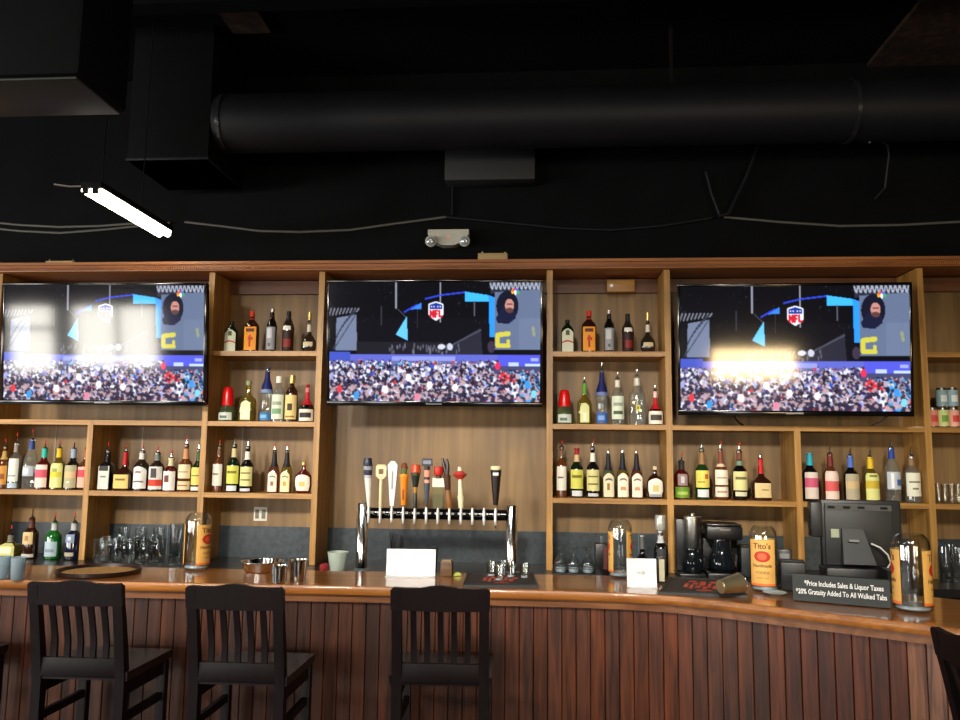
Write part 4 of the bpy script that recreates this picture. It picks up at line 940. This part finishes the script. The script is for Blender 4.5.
# ------------------------------------------------------------------ price sign and till
a = PZ(793, 600, ZBAR+.004); b = PZ(891, 608.5, ZBAR+.004); wS = (b-a).length; hS = P(891, 580, b.y).z-ZBAR-.004
ang = math.atan2(b.y-a.y, b.x-a.x)
t = thing('price_sign', 'long black sign box with two lines of white lettering on the bar', 'sign', ((a.x+b.x)/2, (a.y+b.y)/2, ZBAR+.0006), ang)
SGN = plain('sign_black', (30, 36, 35), .45)
MB().hexa([(-wS/2, 0, .004), (wS/2, 0, .004), (wS/2, .05, .004), (-wS/2, .05, .004), (-wS/2, .008, hS), (wS/2, .008, hS), (wS/2, .042, hS), (-wS/2, .042, hS)]).build('board', SGN, t)
for x in (-.34, 0, .34): MB().box(x*wS-.012, x*wS+.012, .01, .045, 0, .005).build('foot', BLACK, t)
SW_ = plain('sign_white', (232, 234, 232), .5, emit=0)
tilt = R(90)-math.atan(.008/hS)
for body, zf, wf in (('*Price Includes Sales & Liquor Taxes', .685, .81), ('*20% Gratuity Added To All Walked Tabs', .375, .93)):
    o = text_mesh('lettering', body, .03, SW_, t, (0, 0, 0), (tilt, 0, 0), .0004)
    xs = [v.co.x for v in o.data.vertices]; kx = wf*wS/(max(xs)-min(xs)); xm = (max(xs)+min(xs))/2
    for v in o.data.vertices: v.co.x = (v.co.x-xm)*kx; v.co.y *= max(kx, .9)*1.12
    o.location = (.0 if wf > .9 else .012, .008*zf-.0012, hS*zf)
# till seen from behind
p = PZ(862, 590, ZBAR); Yp = 3.90; p = P(860, 540, Yp)
t = thing('till_terminal', 'black touch-screen till seen from behind above the price sign', 'till', (p.x, Yp, ZBAR+.0006), R(-6))
q = Yp/800*1.04
def lz(y): return P(860, y, Yp).z-ZBAR
def lx(x): return P(x, 540, Yp).x-p.x
TB = plain('till_black', (18, 19, 20), .45); TG = plain('till_grey', (52, 55, 54), .45)
MB().box(lx(823), lx(901), .0, .045, lz(567), lz(500.5), bev=.008).build('screen_housing', TB, t)
MB().box(lx(826), lx(892), -.012, .001, lz(566), lz(503.5), bev=.006).build('back_cover', plain('till_cover', (26, 28, 29), .5), t)
v_ = MB().box(lx(827), lx(891), -.015, -.0121, lz(510.5), lz(505)); v_o = v_.build('vent_strip', TG, t)
sl = MB()
for x in (829, 844, 858, 880):
    sl.box(lx(x), lx(x+7), -.0155, -.0151, lz(509), lz(506.5))
sl.build('vent_slots', MATBLK, v_o)
MB().hexa([(lx(839.5), -.075, lz(563)), (lx(870.5), -.075, lz(563)), (lx(870.5), -.0125, lz(563)), (lx(839.5), -.0125, lz(563)), (lx(841.5), -.03, lz(529)), (lx(861.5), -.03, lz(529)), (lx(861.5), -.0125, lz(529)), (lx(841.5), -.0125, lz(529))]).build('neck', plain('till_neck', (38, 40, 40), .55), t)
MB().box(lx(822), lx(880), -.09, .07, 0, lz(566.5), bev=.01).build('base', TB, t)
MB().box(lx(831.5), lx(839.3), -.0135, -.0121, lz(538), lz(529.5)).build('sticker', plain('sticker', (150, 158, 130), .6), t)
MB().box(lx(846), lx(855.5), -.0625, -.0575, lz(541), lz(538.8)).build('badge', plain('badge_pale', (120, 122, 120), .5), t)
o = MB().box(lx(812), lx(823.5), -.02, .05, lz(538), lz(503), bev=.006).build('side_display', TB, t)
MB().tube([(lx(869), -.03, lz(543)), (lx(876), -.05, lz(546)), (lx(883), -.05, lz(553)), (lx(886), -.04, lz(561)), (lx(883.5), -.03, lz(566))], .0035, 8).build('white_cable', plain('cable_white', (206, 204, 196), .5), t)
p2 = P(793, 575, 4.0)
t = thing('receipt_printer', 'black receipt printer between the amber label bottle and the till', 'printer', (p2.x, 4.0, ZBAR+.0005), R(-12))
MB().box(-.06, .055, -.06, .06, 0, .135, bev=.01).build('body', TB, t)
MB().box(-.055, .05, -.05, .02, .1355, .142, bev=.003).build('lid', plain('till_cover', (26, 28, 29), .5), t)
MB().box(-.045, .04, -.062, -.0601, .075, .08).build('paper_slot', TG, t)
p2 = P(784, 555, 4.14)
t = thing('card_reader', 'small black card reader standing behind the receipt printer', 'card reader', (p2.x, 4.14, ZBAR+.0005), R(-10))
MB().box(-.034, .034, -.02, .02, 0, .175, bev=.006).build('body', BLACK, t)
MB().box(-.022, .022, -.0212, -.0201, .13, .155).build('grey_label', plain('reader_grey', (120, 122, 124), .5), t)
p2 = PZ(777, 596, ZBAR)
t = thing('saucer', 'small pale saucer at the left end of the price sign', 'saucer', (p2.x, p2.y+.03, ZBAR+.0005))
MB().lathe([(.03, 0), (.035, .003), (.055, .012), (.053, .013), (.033, .006)], 32).build('dish', plain('saucer_pale', (168, 180, 176), .25), t)
# ------------------------------------------------------------------ coffee makers on the back counter
Yc = 4.86; x0 = P(677, 560, Yc).x; x1 = P(703, 560, Yc).x; zt_ = P(690, 517.5, Yc).z-ZK
t = thing('coffee_maker', 'narrow black coffee maker with a steel cylinder on top', 'coffee maker', ((x0+x1)/2, Yc, ZK+.0005))
w = (x1-x0)/2
MB().box(-w, w, -.10, .10, 0, .03, bev=.006).build('base', BLACK, t)
MB().box(-w, w, .02, .10, .0305, zt_-.01, bev=.008).build('tower', BLACK, t)
MB().lathe([(w*.60, zt_*.50), (w*.62, zt_*.51), (w*.62, zt_*.97), (w*.66, zt_*.975), (w*.66, zt_)], 28, c=(.012, -.045)).build('steel_cylinder', STEEL, t)
MB().lathe([(w*.7, zt_+.0005), (w*.7, zt_+.008), (.012, zt_+.011), (.012, zt_+.024), (.006, zt_+.027)], 24, c=(.012, -.045)).build('lid', STEEL, t)
ca_ = MB().lathe([(w*.62, .0305), (w*.78, .05), (w*.78, .10), (w*.55, .14), (w*.52, zt_*.49)], 24, c=(.008, -.035)).build('carafe', plain('dark_carafe', (18, 22, 26), .06, coat=.6), t)
MB().tube([(w*.7, -.06, .13), (w*1.0, -.09, .125), (w*1.02, -.09, .07), (w*.8, -.065, .055)], .007, 8).build('handle', BLACK, ca_)
Yc = 4.88; x0 = P(704, 560, Yc).x; x1 = P(739.5, 560, Yc).x; zt_ = P(722, 523, Yc).z-ZK; w = (x1-x0)/2
t = thing('coffee_maker', 'wide black drip coffee maker with a glass carafe', 'coffee maker', ((x0+x1)/2, Yc, ZK+.0005))
MB().box(-w, w, -.11, .11, 0, .035, bev=.008).build('base', BLACK, t)
MB().box(-w, w, .04, .11, .0355, zt_-.09, bev=.006).build('tower', BLACK, t)
MB().box(-w, w, -.105, .11, zt_-.0895, zt_-.012, bev=.012).build('reservoir', BLACK, t)
MB().box(-w+.006, w-.006, -.10, .105, zt_-.0115, zt_, bev=.004).build('lid', plain('lid_dark', (30, 31, 33), .25), t)
MB().box(-.03, .03, -.1065, -.1055, zt_-.035, zt_-.025).build('badge', plain('badge_grey', (120, 120, 124), .3, .6), t)
ca_ = MB().lathe([(w*.52, .036), (w*.74, .06), (w*.76, .10), (w*.56, .15), (w*.5, zt_-.0905)], 24, c=(-.005, -.035)).build('carafe', plain('dark_carafe', (18, 22, 26), .06, coat=.6), t)
MB().tube([(w*.4, -.09, .15), (w*.55, -.125, .14), (w*.5, -.13, .08), (w*.35, -.1, .06)], .008, 8).build('handle', BLACK, ca_)
p = P(746, 550, 4.95); t = thing('sugar_box', 'low dark box right of the drip coffee maker', 'box', (p.x, 4.95, ZK+.0005))
MB().box(-.04, .04, -.05, .05, 0, .17, bev=.005).build('body', plain('dark_grey_box', (38, 42, 44), .5), t)
MB().box(-.042, .042, -.052, .052, .1705, .18, bev=.003).build('lid', BLACK, t)
# ------------------------------------------------------------------ glasses and bottles on the back counter
mug = thing('glass_mug', 'clear glass mug among the mugs crowded under the left shelves', 'mug', (0, 0, 0), 0, 'clear mugs under the left shelves')
mb_ = MB().lathe([(.031, 0), (.034, .004), (.036, .03), (.030, .055), (.033, .09), (.036, .15), (.033, .15), (.030, .09), (.027, .055), (.032, .03), (.03, .012)], 20).build('glass_body', GLASSW, mug)
MB().tube([(.033, 0, .125), (.055, 0, .12), (.06, 0, .085), (.055, 0, .05), (.036, 0, .04)], .005, 8).build('handle', GLASSW, mug)
i = 0
for row, (xs, Y, dz) in enumerate((((99.5, 113, 127, 140.5, 154), 4.84, 0), ((106, 120, 133.5, 147, 160), 4.98, 0), ((123, 140, 158), 5.12, .0))):
    for x in xs:
        p = P(x, 550, Y); L = (p.x, Y, ZK+.0006); rz = random.choice((-1.57, 1.57))+random.uniform(-.3, .3)
        if i == 0: mug.location = L; mug.rotation_euler.z = rz
        else:
            m2 = dup(mug, L, rz)
            if row == 2: m2.scale.z = 1.3; m2['label'] = 'taller clear glass mug at the back of the mugs under the left shelves'; m2['group'] = 'taller mugs at the back'
        i += 1
p = P(176, 545, 4.86); t = thing('beer_pitcher', 'tall clear pitcher at the right of the mugs', 'pitcher', (p.x, 4.86, ZK+.0006))
MB().lathe([(.036, 0), (.039, .004), (.036, .09), (.040, .25), (.037, .25), (.033, .09), (.035, .012)], 24).build('glass_body', GLASSW, t)
MB().tube([(.02, .038, .21), (.03, .055, .2), (.03, .055, .11), (.018, .034, .08)], .006, 8).build('handle', GLASSW, t)
gob = thing('goblet', 'clear stemmed goblet upside down on a dark rack beside the taps', 'goblet', (0, 0, 0), 0, 'goblets right of the taps')
MB().lathe([(.030, 0), (.034, .02), (.035, .045), (.028, .07), (.010, .085), (.007, .10), (.007, .12), (.016, .132), (.029, .138), (.029, .143)], 20).build('glass_body', GLASSW, gob)
MB().lathe([(.028, .002), (.031, .014), (.030, .02)], 16).build('base_or_glint', plain('base_glass', (176, 190, 198), .08, .3), gob)  # bright disc imitating highlights low in the bowl, no real base
i = 0
for Y in (4.85, 4.945):
    for x in (560.5, 573.5, 588):
        p = P(x, 556, Y); L = (p.x, Y, ZK+.0125)
        if i == 0: gob.location = L
        else: dup(gob, L, 0)
        i += 1
p = P(573.5, 556, 4.92); t = thing('glass_rack', 'flat black rack under the goblets', 'rack', (p.x, 4.92, ZK+.0005))
MB().box(-.128, .150, -.12, .072, 0, .011, bev=.003).build('tray', RUBBER, t)
p = P(601.5, 556, 4.78); t = thing('menu_caddy', 'upright black caddy beside the goblets', 'caddy', (p.x, 4.78, ZK+.0005))
MB().box(-.038, .036, -.05, .05, 0, .19, bev=.004).build('body', BLACK, t)
MB().box(.008, .030, -.052, -.0505, .05, .17).build('red_strip', plain('dark_red', (92, 30, 32), .5), t)
MB().box(-.012, .012, -.02, .02, .1905, .235, bev=.003).build('grip', plain('grip_grey', (70, 76, 80), .4), t)
k = dict(z=ZK, group=None)
bottle('dark wine bottle with steel stopper behind the small white card', '', 642.5, 570, 536, 17.5, 'grand', 'black', (), [(.70, 1, (90, 92, 90))], cap=(.03, (206, 204, 196), 'silver'), Y=4.72, name='wine_bottle', **k)
bottle('tall black bottle with silver cap beside the divider', '', 661, 570, 531, 14, 'std', 'black', [(.3, .62, 40, (60, 62, 64), [])], [(.74, .9, (196, 200, 200))], pour=None, cap=(.012, (190, 192, 188), 'silver'), Y=4.86, name='wine_bottle', **k)
p = P(662, 522, 4.86); H_b = P(661, 531, 4.86).z-ZK
c_ = [o for o in C.objects if o.name == 'wine_bottle.001'][0]
MB().lathe([(.030, H_b+.006), (.032, H_b+.010), (.032, H_b+.085), (.028, H_b+.092)], 20).build('jigger_top', plain('pale_cap', (196, 196, 184), .3, .5), c_)
p = PZ(662, 584, ZBAR); t = thing('menu_stand', 'narrow dark frame with a cream card beside the small white card', 'menu holder', (p.x, p.y, ZBAR+.0005))
MB().box(-.022, .022, 0, .03, 0, .13, bev=.002).build('frame', BLACK, t)
MB().box(-.013, .013, -.002, -.0002, .012, .118).build('cream_card', plain('cream', (196, 190, 160), .6), t)
# ------------------------------------------------------------------ right-hand bay
def can(label, x, yb, c1, c2, dz):
    p = P(x, 420, 5.09); t = thing('drink_can', label, 'can', (p.x, 5.09, ZB+.0006+dz), 0, 'cans on the right end shelf')
    h = .121; r = .032
    MB().lathe([(r*.82, 0), (r, .008), (r, h-.012), (r*.84, h-.002), (r*.84, h), (r*.80, h-.003)], 24).build('can_body', STEEL, t)
    MB().lathe([(r+.0006, .009), (r+.0006, h-.014)], 24, cap0=False, cap1=False).build('printed_wrap', paper(c1), t)
    def band(a, b, w_, c, nm):
        mb = MB(); n = 8; vs = [((r+.0011)*math.sin(R(-w_+2*w_*i/n)), -(r+.0011)*math.cos(R(-w_+2*w_*i/n)), z) for z in (a, b) for i in range(n+1)]
        mb.add(vs, [(i, i+1, n+2+i, n+1+i) for i in range(n)]).build(nm, paper(c), t, smooth=60, fixn=False)
    band(.035, .075, 34, c2, 'printed_badge')
    MB().box(-.008, .008, -.012, .012, h-.003, h-.0005).build('pull_tab', STEEL, t)
can('pink can half hidden behind the shelf divider', 932.5, 427, (206, 130, 110), (196, 70, 60), 0)
can('lime green can in the lower row of cans', 943, 427, (196, 206, 130), (110, 150, 60), 0)
can('red and cream can in the lower row of cans', 953.8, 427, (222, 160, 140), (200, 60, 50), 0)
can('silver-teal can stacked on the lime green can', 943, 427, (130, 156, 156), (206, 210, 206), .1225)
can('silver-blue can stacked on the red and cream can', 953.6, 427, (140, 166, 176), (216, 220, 216), .1225)
sg = thing('cordial_glass', 'small tall clear glass in the row on the right end shelf', 'glass', (0, 0, 0), 0, 'small glasses on the right end shelf')
MB().lathe([(.014, 0), (.016, .004), (.019, .115), (.017, .115), (.0135, .012)], 16).build('glass_body', GLASSW, sg)
for i, x in enumerate((939, 945.5, 952, 958.5)):
    p = P(x, 495, 5.08); L = (p.x, 5.08, ZSC+.0006)
    if i == 0: sg.location = L
    else: dup(sg, L, 0)
pg = thing('pint_glass', 'clear pint glass upside down on the counter at the right end', 'glass', (0, 0, 0), 0, 'pint glasses at the right end')
MB().lathe([(.044, 0), (.044, .004), (.034, .20), (.031, .20), (.040, .006)], 24).build('glass_body', GLASSW, pg)
for i, (x, Y) in enumerate(((945, 4.88), (958.5, 4.90), (952, 5.04))):
    p = P(x, 560, Y); L = (p.x, Y, ZK+.0006)
    if i == 0: pg.location = L
    else: dup(pg, L, 0)
# ------------------------------------------------------------------ outlet, blocks, paper, cords
p = P(260.5, 514, YP-.004); t = thing('wall_outlet', 'white double power outlet on the panel under the shelves', 'outlet', (p.x, YP, p.z))
MB().box(-.046, .046, -.007, -.0005, -.046, .046, bev=.003).build('cover_plate', plain('outlet_white', (226, 222, 210), .4), t)
for s in (-1, 1): MB().box(s*.022-.013, s*.022+.013, -.009, -.0072, -.03, .03, bev=.0008).build('socket', plain('socket_grey', (120, 116, 106), .5), t)
p = P(493, 259, 5.02)
t = thing('wood_offcut', 'pale wood offcut lying on the ledge above the middle television', 'wood block', (p.x, 5.02, ZCT+.0005))
PALE = wood('pale_wood', (170, 140, 92), (204, 176, 126), 0, .5, 0, 14)
MB().box(-.095, .095, -.03, .03, 0, .05, bev=.003).build('block', PALE, t)
for s in (-.07, .08): MB().lathe([(.008, .0505), (.008, .062), (.004, .066)], 10, c=(s, 0)).build('screw', STEEL, t)
p = P(61, 262, 5.02)
t = thing('wood_offcut', 'thin wood strip lying on the ledge above the left television', 'wood block', (p.x, 5.02, ZCT+.0005))
MB().box(-.09, .10, -.03, .03, 0, .02, bev=.003).build('block', PALE, t)
for s in (-.08, .085): MB().lathe([(.006, .0205), (.006, .034), (.004, .04)], 10, c=(s, 0)).build('screw', STEEL, t)
p = P(620.5, 286, 5.22)
t = thing('wood_block', 'brown wooden block fixed under the ledge right of middle television', 'wood block', (p.x, 5.235, p.z))
MB().box(-.09, .09, -.035, .034, -.042, .04, bev=.003).build('block', SHELF, t)
MB().box(-.07, -.05, -.0352, -.0348, -.01, .01).build('screw_head', STEEL, t)
p = P(917, 427, 5.06); t = MB().box(-.03, .03, -.04, .04, 0, .002).build('paper_slip', WHITE, None, loc=(P(916, 427, 5.06).x, 5.06, ZB+.0006)); tag(t, 'small white paper slip on the shelf under the right television', 'paper')
for (pts, lab) in ((((735, 412), (735, 418), (738, 422), (743, 425)), 'short black cord drooping under the right television, left one'), (((890, 411), (887, 416), (881, 421), (872, 425)), 'short black cord drooping under the right television, right one')):
    t = MB().tube([P(x, y, 5.06+.03*i) for i, (x, y) in enumerate(pts)], .005, 8).build('power_cord', BLACK); tag(t, lab, 'cord')
# ------------------------------------------------------------------ ceiling equipment
def at_w(mb, name, m_, parent): return mb.build(name, m_, parent)
zl = PZ(125, 205, EYE+1.33)
YL0, YL1 = 4.0, 4.86; zL = EYE+1.405
xa = P(95, 184.5, YL0).x; xb = P(161, 233, YL1).x; xL = (xa+xb)/2
LEMIT = plain('lamp_lens', (255, 244, 214), .4, emit=14)
t = thing('fluorescent_light', 'bright fluorescent strip light hanging at the upper left', 'light', (xL, (YL0+YL1)/2, zL))
hl = (YL1-YL0)/2
MB().box(-.06, .06, -hl, hl, .012, .05, bev=.008).build('housing', MATBLK, t)
for s in (-1, 1):
    MB().tube([(s*.028, -hl+.01, -.006), (s*.028, hl-.01, -.006)], .0175, 14).build('tube', LEMIT, t)
    for y in (-hl+.5*hl*0-.004, hl-.018): MB().box(s*.028-.014, s*.028+.014, y, y+.022, -.02, .013).build('tube_holder', MATBLK, t)
MB().box(-.06, .06, -hl+.012, hl-.03, -.004, .0115, bev=.004).build('lens', LEMIT, t)
for y in (-hl*.75, hl*.28): MB().tube([(0, y, .05), (0, y, ZC-zL)], .004, 6).build('hanger', MATBLK, t)
MB().tube([(-.2, -hl-.01, .03), (-.12, -hl, .02), (-.05, -hl, .02)], .006, 6).build('cable_tail', STEEL, t)
# round duct
p0 = P(211, 100, 4.64); p0.x += .012; r_top, r_bot = P(560, 74, 4.6).z, P(560, 133, 4.6).z; rr_ = (r_top-r_bot)/2; zd = (r_top+r_bot)/2
t = thing('round_duct', 'big round black duct running across under the ceiling', 'duct', (1.4, 4.80, zd))
xd1 = 5.2
MB().tube([(p0.x-1.4, 0, 0), (xd1-1.4, 0, 0)], rr_, 40).build('pipe', DUCTM, t)
for x in (P(862, 110, 4.6).x-1.4, p0.x-1.4+.04):
    MB().tube([(x-.012, 0, 0), (x+.012, 0, 0)], rr_+.008, 40).build('joint_band', plain('band_steel', (70, 72, 76), .25, .7), t)
for x in (-.6, 1.2, 2.6): MB().box(x-.012, x+.012, -.002, .002, rr_+.0, ZC-zd).build('strap', MATBLK, t)
# square duct and unit at top left
p1 = P(131, 100, 4.64); p2 = P(211, 100, 4.64); zb_ = P(170, 160, 4.64).z
t = thing('square_duct', 'dark square duct dropping from the ceiling left of the round duct', 'duct', ((p1.x+p2.x)/2, 4.92, (zb_+ZC)/2))
DX1 = p2.x
h_ = (ZC-zb_)/2; w_2 = (p2.x-p1.x)/2
MB().box(-w_2, w_2, -.28, .28, -h_, h_-.001, bev=.004).build('sheet_metal', CEILB, t)
MB().box(-w_2-.006, w_2+.006, -.286, .286, -h_, -h_+.018, bev=.002).build('flange', DUCTM, t)
p1 = P(-60, 112, 3.25); p2 = P(125, 112, 3.25); 
t = thing('ceiling_heater', 'boxy black heater unit hanging at the top left corner', 'heater', ((p1.x+p2.x)/2, 3.05, p2.z))
w_2 = (p2.x-p1.x)/2
UNIT_LIT = plain('heater_underside_lit', (40, 45, 42), .5, noise=.1)  # lighter tone stands in for room light falling on the underside
MB().box(-w_2, w_2, -.16, .22, .0, ZC-p2.z-.25, bev=.02).build('case', CEILB, t)
MB().box(-w_2+.02, w_2-.02, -.14, .20, -.012, -.0005, bev=.004).build('lit_bottom_panel', UNIT_LIT, t)
for s in (-1, 1): MB().tube([(s*w_2*.7, .03, ZC-p2.z-.26), (s*w_2*.7, .03, ZC-p2.z)], .008, 6).build('hanger_rod', MATBLK, t)
# dark box and emergency light on the wall
p = P(490.5, 165, 5.28); w_2 = (P(535, 165, 5.28).x-P(446, 165, 5.28).x)/2; h_ = (P(490, 147, 5.28).z-P(490, 184, 5.28).z)/2
t = thing('wall_speaker', 'dark rectangular box on the black wall above the emergency light', 'speaker', (p.x, YB, p.z))
MB().box(-w_2, w_2, -.16, -.001, -h_, h_, bev=.006).build('case', plain('speaker_grey', (44, 45, 48), .6), t)
MB().tube([(-w_2+.04, -.02, -h_), (-w_2+.04, -.02, -h_-.2)], .008, 6).build('conduit', DUCTM, t)
p = P(448.5, 238, 5.30)
t = thing('emergency_light', 'white twin-head emergency light on the black wall above the shelving', 'emergency light', (p.x, YB, p.z))
EW = plain('emergency_white', (206, 204, 190), .4)
bd = MB().prism([(-.14, .055), (.14, .055), (.14, .02), (.09, -.035), (.04, -.055), (-.04, -.055), (-.09, -.035), (-.14, .02)], -.08, -.001); bd.build('case', EW, t)
for s in (-1, 1):
    hd = MB().lathe([(.014, 0), (.034, .012), (.038, .045), (.034, .05)], 20).build('lamp_head', EW, t); hd.location = (s*.118, -.065, -.028); hd.rotation_euler = (R(100), R(s*25), 0)
    MB().lathe([(.030, .0505), (.024, .056), (.010, .059)], 20).build('lamp_lens', plain('lens_grey', (190, 200, 204), .1, .4), hd)
MB().lathe([(.005, 0), (.003, .003)], 8).build('red_indicator', plain('led_red', (255, 60, 40), .4, emit=1.2), t).location = (0, -.081, .0)
t.children[-1].rotation_euler = (R(90), 0, 0)
GC = plain('cable_grey', (96, 96, 88), .5)
for pts, lab in (([(-20, 221), (20, 225), (60, 227), (100, 226), (140, 223), (165, 222)], 'upper pale cable sagging along the black wall at the left'),
                 ([(-20, 227), (20, 231), (60, 233), (100, 230), (130, 227), (170, 223)], 'lower pale cable sagging along the black wall at the left'),
                 ([(185, 222), (220, 226), (260, 231), (300, 232), (350, 230), (400, 223), (446, 217)], 'pale cable sagging above the leftmost and middle televisions'),
                 ([(446, 217), (500, 222), (560, 228), (610, 230), (660, 226), (712, 218)], 'dark cable sagging between emergency light and rightmost television'),
                 ([(724, 217), (780, 222), (840, 226), (900, 225), (975, 221)], 'grey cable sagging above the rightmost television')):
    o = MB().tube([P(x, y, YB-.02) for x, y in pts], .0085, 8).build('hanging_cable', GC if pts[0][0] != 446 else DUCTM); tag(o, lab, 'cable')
o = MB().tube([Vector((P(845, 141, 5.2).x, 4.82, zd-rr_-.004))]+[P(x, y, 5.2) for x, y in ((850, 141), (880, 141), (888, 145), (889, 155), (885, 188))]+[Vector((P(885, 188, 5.2).x, YB-.004, P(885, 188, 5.2).z-.02))], .006, 8).build('bent_conduit', plain('conduit_grey', (80, 82, 84), .35, .5)); tag(o, 'thin bent conduit dropping below the round duct at right', 'conduit')
o = MB().tube([P(x, y, 5.28) for x, y in ((760, 142), (745, 180), (728, 214), (718, 216))], .012, 8).build('hanging_cable', DUCTM); tag(o, 'dark cable slanting down from the round duct', 'cable')
o = MB().tube([P(x, y, 5.28) for x, y in ((706, 172), (712, 195), (720, 216))], .010, 8).build('hanging_cable', DUCTM); tag(o, 'short dark cable meeting the slanting one', 'cable')
RUST = plain('rusty_deck', (52, 32, 18), .9, noise=.7, nscale=18)
q0, q1 = P(868, 60, YB-.02), P(1000, 60, YB-.02)
struct(MB().box(q0.x, 5.5, 4.55, YB-.001, ZC-.03, ZC-.001).build('trim_1', RUST)); q2, q3 = P(214, 20, 4.4), P(254, 20, 4.4)
struct(MB().box(q2.x, q3.x, 4.3, 4.7, ZC-.03, ZC-.001).build('trim_2', RUST))
struct(MB().box(XL, XR, 4.12, 4.24, ZC-.16, ZC-.001).build('trim_3', CEILB))
# unseen area lights added overhead behind the viewer to lift the brightness
for (x, y) in ((-5.2, .2), (-3.0, -.2), (-.8, -.2), (1.4, -.2)):
    area('added_fill_light', (x, y, 4.0), (0, 0, 0), .3, 1.3, 0 and 1 or FILLW, (1, .93, .82))
# unseen spots added to brighten the lower half of the back bar
for i, x in enumerate((-3.9, -2.5, -1.1, .3, 1.7)):
    l = bpy.data.lights.new('added_fill_spot', 'SPOT'); l.energy = SPOTW; l.spot_size = R(34); l.spot_blend = 1.0; l.shadow_soft_size = .22; l.color = (1, .93, .82)
    o = bpy.data.objects.new('added_fill_spot', l); C.objects.link(o); o.location = (x-.9, -.4, 3.45)
    o.rotation_euler = (Vector((x+.1, 5.2, 1.30))-o.location).to_track_quat('-Z', 'Y').to_euler()
